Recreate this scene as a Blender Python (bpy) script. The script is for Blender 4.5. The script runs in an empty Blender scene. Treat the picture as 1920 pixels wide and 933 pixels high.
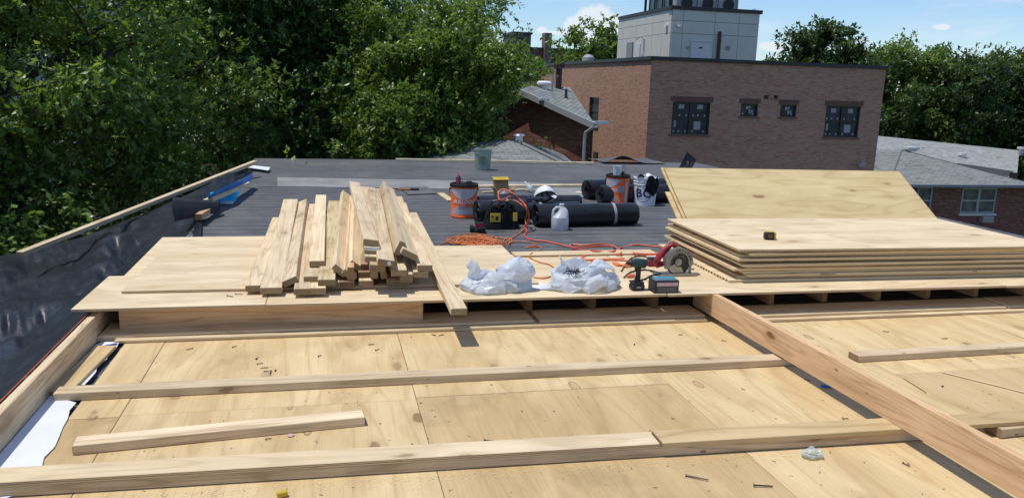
import bpy, bmesh, math, random
import numpy as np
from mathutils import Vector, Matrix, Euler, noise as mnoise
random.seed(7); rng = np.random.default_rng(7)
R = math.radians
S = bpy.context.scene
C = S.collection

# ------------------------------------------------------------------ camera, sky, sun, exposure
HCAM = 1.42
AX_R = Vector((0.97450697, -0.22213429, 0.03150422))
AX_U = Vector((0.01410022, 0.20078054, 0.97953477))
AX_F = Vector((0.22391369, 0.95411924, -0.19879418))
cam_d = bpy.data.cameras.new('camera'); cam = bpy.data.objects.new('camera', cam_d); C.objects.link(cam)
cam_d.sensor_width = 36; cam_d.lens = 1512.7*36/1920; cam_d.clip_start = .05; cam_d.clip_end = 6000
m = Matrix((AX_R, AX_U, -AX_F)).transposed().to_4x4(); m.translation = (0, 0, HCAM)
cam.matrix_world = m
S.camera = cam
S.render.resolution_x = 1024; S.render.resolution_y = 497

def ray(px, py):
    return AX_R*((px-960)/1512.7) - AX_U*((py-466.5)/1512.7) + AX_F
def atZ(px, py, z):
    d = ray(px, py); t = (z-HCAM)/d.z; return Vector((d.x*t, d.y*t, z))
def atY(px, py, Y):
    d = ray(px, py); t = Y/d.y; return Vector((d.x*t, Y, HCAM+d.z*t))
def atX(px, py, X):
    d = ray(px, py); t = X/d.x; return Vector((X, d.y*t, HCAM+d.z*t))

SUN = Vector((-.34, .03, 1)).normalized()
sd = bpy.data.lights.new('sun', 'SUN'); sun = bpy.data.objects.new('sun', sd); C.objects.link(sun)
sd.energy = 3.6; sd.angle = R(.53); sd.color = (1, .95, .86)
sun.rotation_euler = SUN.to_track_quat('Z', 'Y').to_euler(); sun.location = (0, 0, 30)
S.view_settings.view_transform = 'Standard'; S.view_settings.look = 'None'
S.view_settings.exposure = 0.0; S.view_settings.gamma = 1.0; S.view_settings.use_curve_mapping = False

class NT:
    """tiny helper for node trees"""
    def __init__(s, nt): s.nt = nt; nt.nodes.clear()
    def n(s, typ, ins=None, **props):
        nd = s.nt.nodes.new(typ)
        for k, v in props.items(): setattr(nd, k, v)
        if ins:
            for k, v in ins.items(): s.put(nd.inputs[k], v)
        return nd
    def put(s, sock, v):
        if isinstance(v, bpy.types.Node): v = v.outputs[0]
        if isinstance(v, bpy.types.NodeSocket): s.nt.links.new(v, sock)
        else: sock.default_value = v
    def math(s, op, a, b=0.0, c=None, clamp=False):
        nd = s.n('ShaderNodeMath', operation=op, use_clamp=clamp)
        s.put(nd.inputs[0], a); s.put(nd.inputs[1], b)
        if c is not None: s.put(nd.inputs[2], c)
        return nd.outputs[0]
    def vmath(s, op, a, b=(0, 0, 0)):
        nd = s.n('ShaderNodeVectorMath', operation=op); s.put(nd.inputs[0], a); s.put(nd.inputs[1], b); return nd.outputs[0]
    def ramp(s, fac, stops, interp='LINEAR'):
        nd = s.n('ShaderNodeValToRGB'); nd.color_ramp.interpolation = interp
        el = nd.color_ramp.elements
        while len(el) < len(stops): el.new(.5)
        for e, (p, c) in zip(el, stops):
            e.position = p; e.color = (c, c, c, 1) if isinstance(c, (int, float)) else (*c, 1)
        s.put(nd.inputs[0], fac); return nd.outputs[0]
    def mix(s, fac, a, b, mode='MIX'):
        nd = s.n('ShaderNodeMix', data_type='RGBA', blend_type=mode)
        def cc(v): return (*v, 1) if isinstance(v, tuple) and len(v) == 3 else v
        s.put(nd.inputs[0], fac); s.put(nd.inputs[6], cc(a)); s.put(nd.inputs[7], cc(b)); return nd.outputs[2]
    def noise(s, vec, scale, detail=4, rough=.55, dist=0.0):
        nd = s.n('ShaderNodeTexNoise', {'Scale': scale, 'Detail': detail, 'Roughness': rough, 'Distortion': dist})
        if vec is not None: s.put(nd.inputs['Vector'], vec)
        return nd.outputs[0]
    def mapping(s, vec, scale=(1, 1, 1), loc=(0, 0, 0), rot=(0, 0, 0)):
        nd = s.n('ShaderNodeMapping', {'Location': loc, 'Rotation': rot, 'Scale': scale}); s.put(nd.inputs['Vector'], vec); return nd.outputs[0]
    def smooth(s, v, lo, hi):
        nd = s.n('ShaderNodeMapRange', {'Value': v, 'From Min': lo, 'From Max': hi}, interpolation_type='SMOOTHSTEP'); return nd.outputs[0]

W = bpy.data.worlds.new('World'); S.world = W; W.use_nodes = True
w = NT(W.node_tree)
sky = w.n('ShaderNodeTexSky', sky_type='NISHITA'); sky.sun_disc = False
sky.sun_elevation = math.asin(SUN.z); sky.sun_rotation = math.atan2(SUN.x, SUN.y)
sky.air_density = 1.0; sky.dust_density = .1; sky.ozone_density = 3.2; sky.altitude = 0
tc = w.n('ShaderNodeTexCoord')
sep = w.n('ShaderNodeSeparateXYZ', {0: tc.outputs['Generated']})
az = w.math('ARCTAN2', sep.outputs[0], sep.outputs[1]); el = w.math('ARCSINE', sep.outputs[2])
cv = w.n('ShaderNodeCombineXYZ', {0: az, 1: el, 2: 0.0}).outputs[0]
n1 = w.noise(cv, 26, 6, .62); n2 = w.noise(w.mapping(cv, (3.0, 13, 1), (0, 0, 0), (0, 0, R(-4))), 1.6, 6, .6, .4)
mask = None
def sky_ang(px, py):
    d = ray(px, py).normalized(); return math.atan2(d.x, d.y), math.asin(d.z)
for (px, py, rx, ry) in [(1112, 32, 40, 30), (1142, 44, 34, 26), (1080, 47, 34, 18), (1122, 66, 70, 22), (1018, 57, 15, 8), (1448, 88, 24, 10), (1768, 51, 18, 6), (1290, 150, 90, 18), (1592, 82, 26, 9), (1045, 62, 46, 6), (-160, 60, 90, 40), (2200, 90, 120, 45)]:
    a0, e0 = sky_ang(px, py)
    dx = w.math('DIVIDE', w.math('SUBTRACT', az, a0), rx/1512.7); dy = w.math('DIVIDE', w.math('SUBTRACT', el, e0), ry/1512.7)
    q = w.math('SUBTRACT', 1.0, w.math('SQRT', w.math('ADD', w.math('MULTIPLY', dx, dx), w.math('MULTIPLY', dy, dy))))
    mask = q if mask is None else w.math('MAXIMUM', mask, q)
cum = w.smooth(w.math('ADD', mask, w.math('MULTIPLY', w.math('SUBTRACT', n1, .5), 1.9)), .0, .42)
wisp = w.math('MULTIPLY', w.smooth(n2, .46, .74), .48)
cl = w.math('MAXIMUM', w.math('MULTIPLY', cum, .85), wisp, clamp=True)
bg1 = w.n('ShaderNodeBackground', {'Color': w.mix(1.0, sky.outputs[0], (.84, .94, 1.08), 'MULTIPLY'), 'Strength': .132})
bg2 = w.n('ShaderNodeBackground', {'Color': (.84, .89, .95, 1), 'Strength': 1.0})
mx = w.n('ShaderNodeMixShader', {0: cl, 1: bg1, 2: bg2})
w.n('ShaderNodeOutputWorld', {0: mx})

# ------------------------------------------------------------------ object helpers
def tag(o, label=None, cat=None, group=None, kind=None):
    if label: o['label'] = label
    if cat: o['category'] = cat
    if group: o['group'] = group
    if kind: o['kind'] = kind
    return o
def thing(name, label, cat, loc=(0, 0, 0), rotz=0.0, group=None):
    o = bpy.data.objects.new(name, None); C.objects.link(o); o.location = loc; o.rotation_euler = (0, 0, rotz)
    o.empty_display_size = .1
    return tag(o, label, cat, group)

class MB:
    def __init__(s): s.v = []; s.f = []; s.uv = []; s.mi = []
    def add(s, vs, fs, uvs=None, mi=0):
        b = len(s.v); s.v += [tuple(v) for v in vs]
        for i, f in enumerate(fs):
            s.f.append(tuple(b+k for k in f)); s.uv.append(uvs[i] if uvs else None); s.mi.append(mi)
        return s
    def box(s, c, d, M=None, mi=0):
        hx, hy, hz = d[0]/2, d[1]/2, d[2]/2
        vs = [Vector((x*hx, y*hy, z*hz)) for z in (-1, 1) for y in (-1, 1) for x in (-1, 1)]
        if M is not None: vs = [M @ v for v in vs]
        vs = [v+Vector(c) for v in vs]
        return s.add(vs, [(0, 2, 3, 1), (4, 5, 7, 6), (0, 1, 5, 4), (2, 6, 7, 3), (0, 4, 6, 2), (1, 3, 7, 5)], mi=mi)
    def quad(s, a, b, c, d, mi=0, uv=None):
        return s.add([a, b, c, d], [(0, 1, 2, 3)], [uv] if uv else None, mi)
    def bar(s, p0, p1, w, h, mi=0):
        p0 = Vector(p0); p1 = Vector(p1); x = (p1-p0); L = x.length; x.normalize()
        up = Vector((0, 0, 1)) if abs(x.z) < .95 else Vector((0, 1, 0))
        y = up.cross(x).normalized(); z = x.cross(y)
        return s.box((p0+p1)/2, (L, w, h), Matrix((x, y, z)).transposed(), mi)
    def tube(s, pts, r, n=8, cap=True, mi=0):
        pts = [Vector(p) for p in pts]; k = len(pts); rr = r if hasattr(r, '__len__') else [r]*k
        vs = []; pu = None
        for i, p in enumerate(pts):
            t = (pts[min(i+1, k-1)]-pts[max(i-1, 0)])
            t = t.normalized() if t.length > 1e-9 else Vector((0, 0, 1))
            if pu is None: pu = t.orthogonal().normalized()
            else:
                pu = pu - t*pu.dot(t); pu = pu.normalized() if pu.length > 1e-6 else t.orthogonal().normalized()
            b = t.cross(pu)
            for j in range(n):
                a = 2*math.pi*j/n; vs.append(p+(pu*math.cos(a)+b*math.sin(a))*rr[i])
        fs = [(i*n+j, i*n+(j+1) % n, (i+1)*n+(j+1) % n, (i+1)*n+j) for i in range(k-1) for j in range(n)]
        if cap: fs += [tuple(range(n-1, -1, -1)), tuple((k-1)*n+j for j in range(n))]
        return s.add(vs, fs, mi=mi)
    def lathe(s, prof, n=32, c=(0, 0, 0), mi=0, sq=None):
        vs = []; c = Vector(c)
        for (r, z) in prof:
            for j in range(n):
                a = 2*math.pi*j/n; q = 1.0
                if sq: q = 1/((abs(math.cos(a))**sq+abs(math.sin(a))**sq)**(1/sq))
                vs.append(c+Vector((r*q*math.cos(a), r*q*math.sin(a), z)))
        k = len(prof)
        fs = [(i*n+j, i*n+(j+1) % n, (i+1)*n+(j+1) % n, (i+1)*n+j) for i in range(k-1) for j in range(n)]
        return s.add(vs, fs, mi=mi)
    def disc(s, c, r, nrm, n=24, mi=0):
        c = Vector(c); nrm = Vector(nrm).normalized(); a = nrm.orthogonal().normalized(); b = nrm.cross(a)
        return s.add([c+(a*math.cos(2*math.pi*j/n)+b*math.sin(2*math.pi*j/n))*r for j in range(n)], [tuple(range(n))], mi=mi)
    def cyl(s, p0, p1, r, n=20, mi=0): return s.tube([p0, p1], r, n, True, mi)
    def build(s, name, mat, parent=None, world=False, smooth=None, M=None, bevel=0):
        me = bpy.data.meshes.new(name)
        vs = s.v
        if world and parent is not None:
            inv = Matrix.LocRotScale(parent.location, parent.rotation_euler, None).inverted()
            vs = [inv @ Vector(v) for v in vs]
        me.from_pydata([tuple(v) for v in vs], [], s.f)
        if any(u is not None for u in s.uv):
            ul = me.uv_layers.new(name='UVMap'); li = 0
            for f, u in zip(s.f, s.uv):
                for k in range(len(f)):
                    ul.data[li].uv = u[k] if u else (0, 0); li += 1
        mats = mat if isinstance(mat, (list, tuple)) else [mat]
        for m_ in mats: me.materials.append(m_)
        if len(mats) > 1: me.polygons.foreach_set('material_index', s.mi)
        if bevel:
            bm = bmesh.new(); bm.from_mesh(me)
            bmesh.ops.bevel(bm, geom=bm.edges[:], offset=bevel, segments=1, affect='EDGES', profile=.5)
            bm.to_mesh(me); bm.free()
        if smooth:
            bm = bmesh.new(); bm.from_mesh(me)
            for f in bm.faces: f.smooth = True
            for e in bm.edges:
                if len(e.link_faces) == 2 and e.calc_face_angle(0) > R(smooth): e.smooth = False
            bm.to_mesh(me); bm.free()
        me.update()
        o = bpy.data.objects.new(name, me); C.objects.link(o)
        if parent is not None: o.parent = parent
        if M is not None: o.matrix_world = M
        return o

def struct(o): o['kind'] = 'structure'; return o

def text_mesh(txt, size, mat, name, parent, fn, extrude=.0004, bold=False, shear=0.0, align='CENTER'):
    """flat lettering; fn maps a local (x, y, d) of the text plane to 3D"""
    cu = bpy.data.curves.new('lettering_curve', 'FONT'); cu.body = txt; cu.size = size; cu.align_x = align; cu.align_y = 'CENTER'
    cu.resolution_u = 2; cu.shear = shear
    if bold: cu.offset = size*.022
    to = bpy.data.objects.new('lettering_source', cu); C.objects.link(to)
    me = bpy.data.meshes.new_from_object(to)
    bpy.data.objects.remove(to); bpy.data.curves.remove(cu)
    for v in me.vertices: v.co = fn(v.co.x, v.co.y)
    me.materials.clear(); me.materials.append(mat); me.name = name
    o = bpy.data.objects.new(name, me); C.objects.link(o)
    if parent is not None: o.parent = parent
    return o

# ------------------------------------------------------------------ materials
def mat(name):
    m_ = bpy.data.materials.new(name); m_.use_nodes = True; t = NT(m_.node_tree); return m_, t
def finish(t, color, rough=.6, bump=None, bstr=.3, bdist=.01, spec=.5, metal=0.0, **kw):
    b = t.n('ShaderNodeBsdfPrincipled'); t.put(b.inputs['Base Color'], (*color, 1) if isinstance(color, tuple) and len(color) == 3 else color)
    t.put(b.inputs['Roughness'], rough); b.inputs['Specular IOR Level'].default_value = spec; b.inputs['Metallic'].default_value = metal
    for k, v in kw.items(): t.put(b.inputs[k.replace('_', ' ')], v)
    if bump is not None:
        bn = t.n('ShaderNodeBump', {'Strength': bstr, 'Distance': bdist, 'Height': bump}); t.put(b.inputs['Normal'], bn)
    t.n('ShaderNodeOutputMaterial', {0: b}); return b
def plain(name, col, rough=.55, var=.12, scale=14, spec=.5, bump=.12, metal=0.0, bdist=.004, **kw):
    m_, t = mat(name); c = t.n('ShaderNodeTexCoord').outputs['Object']
    n = t.noise(c, scale, 5, .6); f = t.ramp(n, [(.3, 1-var), (.7, 1+var)] if 1+var <= 1 else [(.3, 1-2*var), (.7, 1.0)])
    col_ = t.mix(1.0, col, f, 'MULTIPLY')
    finish(t, col_, rough, t.noise(c, scale*6, 3), bump, bdist, spec, metal, **kw); return m_

def wood(name, c0, c1, cdark, grain=(1.0, 9.0, 9.0), contour=13, contour_amt=.25, knots=.5, edge=None, rough=.72, tint=.18, dirt=.25, fibre=.25, axis=0, knotcol=(.16, .085, .035), patch=.35, specks=.10, plugs=0.0, dash=(9, 16, 9)):
    m_, t = mat(name)
    tc_ = t.n('ShaderNodeTexCoord'); oi = t.n('ShaderNodeObjectInfo')
    off = t.vmath('MULTIPLY', t.n('ShaderNodeCombineXYZ', {0: oi.outputs['Random'], 1: oi.outputs['Random'], 2: oi.outputs['Random']}), (37.0, 71.0, 13.0))
    co = tc_.outputs['Object']
    g = grain if axis == 0 else (grain[1], grain[0], grain[2])
    p = t.vmath('ADD', t.mapping(co, g), off)
    low = t.noise(p, .55, 2, .45, .25)
    con = t.math('SINE', t.math('MULTIPLY', low, contour*6.283))
    con = t.math('ADD', t.math('MULTIPLY', t.smooth(con, -.2, 1.0), .45), t.math('MULTIPLY', t.smooth(con, .72, 1.0), .9))
    fib = t.noise(t.mapping(p, (1.6, 16, 16) if axis == 0 else (16, 1.6, 16)), 1.0, 6, .68)
    fib2 = t.noise(t.mapping(p, (4, 46, 46) if axis == 0 else (46, 4, 46)), 1.0, 3, .6)
    big = t.noise(t.vmath('ADD', co, off), 1.7, 4, .6)
    c = t.mix(t.smooth(t.noise(p, .9, 3, .5), .3, .7), c0, c1)
    c = t.mix(t.math('MULTIPLY', con, contour_amt), c, cdark)
    c = t.mix(t.math('MULTIPLY', t.smooth(fib, .50, .68), fibre*1.1), c, cdark)
    c = t.mix(t.math('MULTIPLY', t.smooth(fib2, .55, .70), fibre*.9), c, tuple(x*.75 for x in cdark))
    c = t.mix(t.math('MULTIPLY', t.smooth(big, .52, .75), dirt), c, tuple(x*.62 for x in cdark))
    if knots:
        ks = t.vmath('ADD', t.mapping(co, (1.7, 4.0, 4.0) if axis == 0 else (4.0, 1.7, 4.0)), off)
        wob = t.vmath('ADD', ks, t.vmath('MULTIPLY', t.n('ShaderNodeTexNoise', {'Vector': t.vmath('ADD', co, off), 'Scale': 14.0}).outputs['Color'], (.12, .12, .12)))
        vo = t.n('ShaderNodeTexVoronoi', {'Vector': wob, 'Scale': 1.25}, voronoi_dimensions='3D')
        pick = t.n('ShaderNodeSeparateColor', {0: vo.outputs['Color']})
        gate = t.math('LESS_THAN', pick.outputs[0], knots)
        rad = t.math('MULTIPLY_ADD', pick.outputs[1], .14, .07)
        kk = t.math('MULTIPLY', t.smooth(t.math('DIVIDE', vo.outputs['Distance'], rad), 1.0, .55), gate)
        ring = t.math('MULTIPLY', t.smooth(t.math('DIVIDE', vo.outputs['Distance'], rad), 2.2, .9), gate)
        c = t.mix(t.math('MULTIPLY', ring, .35), c, cdark)
        c = t.mix(t.math('MULTIPLY', kk, t.math('MULTIPLY_ADD', pick.outputs[2], .6, .30)), c, knotcol)
    pat = t.noise(t.vmath('ADD', t.mapping(co, (.9, 2.6, 2.6) if axis == 0 else (2.6, .9, 2.6)), off), 2.6, 5, .62)
    c = t.mix(t.math('MULTIPLY', t.smooth(pat, .50, .72), patch), c, tuple(min(1, x*1.14+.03) for x in c1))
    c = t.mix(t.math('MULTIPLY', t.smooth(pat, .47, .30), patch*.8), c, cdark)
    sv = t.n('ShaderNodeTexVoronoi', {'Vector': t.vmath('ADD', t.mapping(co, dash), off), 'Scale': 1.0}); sg = t.n('ShaderNodeSeparateColor', {0: sv.outputs['Color']})
    sk_ = t.math('MULTIPLY', t.math('LESS_THAN', sv.outputs['Distance'], t.math('MULTIPLY_ADD', sg.outputs[1], .10, .03)), t.math('LESS_THAN', sg.outputs[0], specks))
    c = t.mix(t.math('MULTIPLY', sk_, .7), c, tuple(x*.3 for x in cdark))
    if plugs:
        pv = t.n('ShaderNodeTexVoronoi', {'Vector': t.vmath('ADD', t.mapping(co, (3.0, 7.0, .01)), off), 'Scale': 1.0}); pg = t.n('ShaderNodeSeparateColor', {0: pv.outputs['Color']})
        gate2 = t.math('LESS_THAN', pg.outputs[0], plugs); pr_ = t.math('MULTIPLY_ADD', pg.outputs[1], .07, .10)
        q_ = t.math('DIVIDE', pv.outputs['Distance'], pr_)
        c = t.mix(t.math('MULTIPLY', t.math('MULTIPLY', t.math('LESS_THAN', q_, 1.0), gate2), .42), c, tuple(x*.8 for x in cdark))
        c = t.mix(t.math('MULTIPLY', t.math('MULTIPLY', t.math('LESS_THAN', t.math('ABSOLUTE', t.math('SUBTRACT', q_, 1.0)), .09), gate2), .6), c, tuple(x*.35 for x in cdark))
    # per-piece tint
    v = t.math('MULTIPLY_ADD', oi.outputs['Random'], tint, 1-tint*.6)
    c = t.mix(1.0, c, t.n('ShaderNodeCombineColor', {0: v, 1: v, 2: v}).outputs[0], 'MULTIPLY')
    bumpv = fib
    if not edge:
        nx_ = t.n('ShaderNodeSeparateXYZ', {0: tc_.outputs['Normal']}); en = t.math('GREATER_THAN', t.math('ABSOLUTE', nx_.outputs[0]), .7)
        rg_ = t.smooth(t.math('SINE', t.math('MULTIPLY', t.noise(t.mapping(co, (1, 30, 30)), .5, 1), 60.0)), -.3, 1.0)
        c = t.mix(t.math('MULTIPLY', en, .88), c, t.mix(t.math('MULTIPLY', rg_, .4), tuple(x*.62 for x in cdark), tuple(x*.4 for x in cdark)))  # end grain, darkened further so the colour carries shade on the board ends
    if edge:  # plywood laminations on the sides
        sp = t.n('ShaderNodeSeparateXYZ', {0: co}); nz = t.n('ShaderNodeSeparateXYZ', {0: tc_.outputs['Normal']})
        side = t.math('LESS_THAN', t.math('ABSOLUTE', nz.outputs[2]), .5)
        warp = t.math('MULTIPLY', t.noise(t.mapping(co, (3, 3, 40)), 2.0, 2), .004)
        band = t.math('FRACT', t.math('MULTIPLY', t.math('ADD', sp.outputs[2], warp), 1/edge[1]))
        bc = t.ramp(band, [(0, edge[0]), (.42, edge[0]), (.5, edge[2]), (.92, edge[2]), (1, edge[0])])
        bn = t.noise(t.mapping(co, (5, 5, 160)), 2.0, 4); bc = t.mix(t.smooth(bn, .6, .75), bc, (.07, .04, .02))
        c = t.mix(side, c, bc)
    finish(t, c, rough, bumpv, .35, .002, .25); return m_

M_floor = wood('plywood_weathered', (.63, .455, .23), (.72, .555, .31), (.46, .30, .14), (.9, 5.5, 5), 8, .26, 1.0, ((.60, .45, .26), .007, (.22, .13, .06)), .75, .12, .30, .30, axis=0, knotcol=(.22, .13, .06), plugs=.30, specks=.14)
M_floor_dark = wood('plywood_stained', (.51, .36, .175), (.59, .43, .23), (.36, .24, .115), (.9, 5.5, 5), 7, .2, .45, ((.5, .36, .19), .007, (.22, .13, .06)), .8, .08, .45, .3, axis=0)
M_ply = wood('plywood_fresh', (.68, .53, .325), (.78, .635, .42), (.50, .36, .195), (1.0, 6, 5), 10, .3, .8, ((.66, .51, .32), .007, (.34, .22, .12)), .7, .08, .2, .32, axis=0, knotcol=(.20, .13, .07), specks=.30, dash=(6, 30, 9))
M_ply_stack = wood('plywood_stacked', (.66, .51, .31), (.76, .61, .40), (.48, .34, .18), (1.0, 7, 5), 12, .42, .6, ((.80, .63, .38), .0085, (.52, .37, .20)), .7, .22, .12, .35, axis=0, knotcol=(.22, .12, .05))
M_lean = wood('plywood_golden', (.60, .455, .23), (.68, .53, .29), (.46, .32, .14), (1.0, 4.5, 5), 9, .36, .55, ((.60, .44, .22), .009, (.24, .14, .06)), .6, .08, .15, .2, axis=0, knotcol=(.26, .15, .06))
M_stud = wood('lumber_pale', (.70, .55, .35), (.80, .65, .43), (.46, .32, .17), (1.2, 22, 22), 7, .36, .75, None, .75, .36, .35, .45, axis=0, specks=.22, dash=(8, 20, 20))
M_stud2 = wood('lumber_weathered', (.64, .49, .31), (.75, .60, .40), (.37, .25, .14), (1.2, 22, 22), 8, .42, .8, None, .8, .35, .5, .55, axis=0, specks=.28, dash=(8, 20, 20))
M_fir = wood('lumber_fir', (.63, .40, .22), (.72, .49, .285), (.42, .25, .115), (1.1, 20, 20), 9, .45, .4, None, .7, .12, .3, .4, axis=0, knotcol=(.15, .07, .03), specks=.30, dash=(9, 22, 22))
M_cavity = wood('lumber_dark', (.34, .22, .13), (.42, .28, .17), (.22, .13, .07), (1.1, 20, 20), 9, .4, .4, None, .8, .2, .4, .4, axis=0)  # dark lumber; shade of the platform cavity and inner pile put into the colour

def roofing_mat():
    m_, t = mat('black_roll_roofing'); co = t.n('ShaderNodeTexCoord').outputs['Object']
    sp = t.n('ShaderNodeSeparateXYZ', {0: co}); y = sp.outputs[1]
    yw = t.math('ADD', y, t.math('MULTIPLY', t.noise(co, .8, 2), .02))
    fine = t.math('SINE', t.math('MULTIPLY', yw, 6.283/.055))
    mid = t.math('PINGPONG', yw, .10)
    line = t.smooth(t.math('DIVIDE', mid, .10), .20, .0)
    br = t.noise(t.mapping(co, (2.2, 14, 1)), 1.6, 4, .7)
    line = t.math('MULTIPLY', line, t.smooth(br, .34, .62))
    lap = t.math('FRACT', t.math('MULTIPLY', y, 1/.93)); lapn = t.math('FLOOR', t.math('MULTIPLY', y, 1/.93))
    lv = t.n('ShaderNodeTexWhiteNoise', {'W': lapn}, noise_dimensions='1D').outputs[0]
    base = t.mix(lv, (.074, .075, .080), (.100, .101, .106))
    base = t.mix(t.math('MULTIPLY', t.smooth(fine, 0, 1), .55), base, (.030, .032, .038))
    base = t.mix(t.math('MULTIPLY', line, .85), base, (.33, .335, .345))
    base = t.mix(t.smooth(lap, .035, .0), base, (.02, .021, .025))
    dust = t.noise(co, 1.1, 7, .7, .6); base = t.mix(t.math('MULTIPLY', t.smooth(dust, .42, .72), .60), base, (.17, .165, .16))
    base = t.mix(t.math('MULTIPLY', t.smooth(t.noise(co, 90, 3, .7), .55, .8), .35), base, (.19, .2, .21))
    h = t.math('ADD', t.math('MULTIPLY', fine, .5), t.noise(co, 160, 3))
    finish(t, base, .72, h, .35, .003, .35); return m_
M_roof = roofing_mat()
def granule(name, c0, c1, rough=.75):
    m_, t = mat(name); co = t.n('ShaderNodeTexCoord').outputs['Object']
    b = t.mix(t.smooth(t.noise(co, 2.2, 6, .65), .35, .7), c0, c1)
    b = t.mix(t.math('MULTIPLY', t.smooth(t.noise(co, 120, 3, .7), .5, .8), .35), b, tuple(min(1, x*2.1) for x in c1))
    finish(t, b, rough, t.noise(co, 200, 3), .4, .002, .4); return m_
M_greymem = granule('grey_membrane', (.20, .20, .195), (.29, .285, .275))
M_darkmem = granule('dark_membrane', (.016, .017, .020), (.034, .035, .040), .7)
M_rollmat = None
def tarp_mat(name, c, rough=.38, sc=9, spec=.6, b2=.5):
    m_, t = mat(name); co = t.n('ShaderNodeTexCoord').outputs['Object']
    rot = t.mapping(co, (1.0, .35, 1), (0, 0, 0), (0, 0, R(-20)))
    w1 = t.noise(rot, sc*.35, 5, .6, 1.2); w2 = t.noise(co, sc*3, 4, .6, .6); weave = t.noise(co, 190, 2)
    h = t.math('ADD', t.math('MULTIPLY', w1, 1.0), t.math('MULTIPLY', w2, .18))
    h = t.math('ADD', h, t.math('MULTIPLY', weave, .02))
    vc = t.n('ShaderNodeTexVoronoi', {'Vector': t.vmath('ADD', rot, t.vmath('MULTIPLY', t.n('ShaderNodeTexNoise', {'Vector': co, 'Scale': 3.0}).outputs['Color'], (.3, .3, .3))), 'Scale': sc*.9}); h = t.math('ADD', h, t.math('MULTIPLY', vc.outputs['Distance'], .12))
    cc = t.mix(t.smooth(t.noise(co, 3.0, 5, .7), .4, .75), c, tuple(x*1.7+.012 for x in c))
    cc = t.mix(t.math('MULTIPLY', t.smooth(t.noise(co, 60, 3, .8), .62, .72), .5), cc, (.30, .31, .33))
    finish(t, cc, rough, h, b2, .05, spec); return m_
M_tarp = tarp_mat('black_tarp', (.008, .010, .015), .42, 6, .45, .40)
M_bluetarp = tarp_mat('blue_tarp', (.015, .27, .85), .4, 9, .5, .4)
M_bluetarp2 = tarp_mat('teal_tarp', (.0, .42, .75), .4, 9, .5, .4)
M_blackfilm = tarp_mat('black_film', (.012, .013, .018), .36, 30, .5, .5)

def brick_mat(name, c1, c2, mortar, bw=.205, bh=.0677, ms=.008, dirt=.3, var=(.5, .35, .3)):
    m_, t = mat(name); uv = t.n('ShaderNodeUVMap').outputs[0]
    b = t.n('ShaderNodeTexBrick', {'Vector': uv, 'Scale': 1.0, 'Mortar Size': ms, 'Mortar Smooth': .2, 'Bias': 0.0, 'Brick Width': bw, 'Row Height': bh,
        'Color1': (*c1, 1), 'Color2': (*c2, 1), 'Mortar': (*mortar, 1)})
    sp = t.n('ShaderNodeSeparateXYZ', {0: uv})
    row = t.math('FLOOR', t.math('DIVIDE', sp.outputs[1], bh))
    colm = t.math('FLOOR', t.math('DIVIDE', t.math('ADD', sp.outputs[0], t.math('MULTIPLY', t.math('MODULO', row, 2.0), bw/2)), bw))
    wn = t.n('ShaderNodeTexWhiteNoise', {0: t.n('ShaderNodeCombineXYZ', {0: colm, 1: row, 2: 0.0}).outputs[0]}, noise_dimensions='3D').outputs[0]
    c = t.mix(t.math('MULTIPLY', t.smooth(wn, .72, .95), .55), b.outputs[0], var)
    c = t.mix(t.math('MULTIPLY', t.smooth(wn, .22, .05), .5), c, tuple(x*.45 for x in c1))
    c = t.mix(t.smooth(b.outputs[1], .3, .8), c, mortar)
    big = t.noise(uv, .7, 5, .65); c = t.mix(t.math('MULTIPLY', t.smooth(big, .4, .75), dirt), c, tuple(x*.6 for x in c2))
    finish(t, c, .85, t.math('SUBTRACT', 1.0, b.outputs[1]), .6, .008, .2); return m_
M_brick = brick_mat('brown_brick', (.42, .195, .128), (.50, .265, .175), (.42, .33, .26), var=(.46, .32, .25))
M_redbrick = brick_mat('red_brick', (.155, .052, .04), (.205, .078, .055), (.20, .15, .125), var=(.31, .17, .13), ms=.007)
M_shingle = brick_mat('grey_shingle', (.20, .215, .21), (.26, .275, .265), (.11, .12, .12), .30, .14, .010, .25, (.30, .315, .30))
M_shingle_l = brick_mat('pale_shingle', (.28, .29, .285), (.34, .35, .34), (.20, .21, .21), .30, .14, .008, .18, (.46, .47, .46))
M_panel = plain('grey_cement_panel', (.62, .61, .53), .7, .05, 2)
M_coping = plain('dark_coping', (.018, .019, .022), .45, .1, 4)
M_darkmetal = plain('dark_metal', (.03, .031, .034), .5, .1, 10)
M_frame_bk = plain('black_window_frame', (.012, .012, .013), .4, .1, 10)
def glass_mat(name, col, rough=.06):
    m_, t = mat(name); co = t.n('ShaderNodeTexCoord').outputs['Object']
    finish(t, t.mix(t.smooth(t.noise(co, 2.5, 3), .35, .7), col, tuple(x*1.8+.01 for x in col)), rough, t.noise(co, .8, 2), .03, .02, .6); return m_
M_glass = glass_mat('dark_window_glass', (.026, .031, .042)); M_glass2 = glass_mat('curtained_glass', (.07, .08, .075), .12)
M_whitep = plain('white_paint', (.66, .66, .65), .5, .06, 8)
M_whiteplast = plain('white_plastic', (.78, .79, .80), .38, .03, 10, .5, .04)
M_paper = plain('white_paper', (.76, .78, .82), .7, .05, 5)
M_papergrey = plain('grey_label', (.36, .36, .37), .6, .08, 15)
M_black = plain('black_plastic', (.012, .012, .013), .42, .2, 20)
M_blackcloth = plain('black_cloth', (.010, .010, .012), .85, .2, 40, .2, .5)
M_yellow = plain('yellow_fabric', (.62, .43, .03), .6, .12, 20)
M_orange = plain('orange_paint', (.90, .155, .03), .42, .1, 9, .5, .05)
M_labelwhite = plain('printed_white', (.56, .54, .55), .5, .10, 22)
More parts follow.
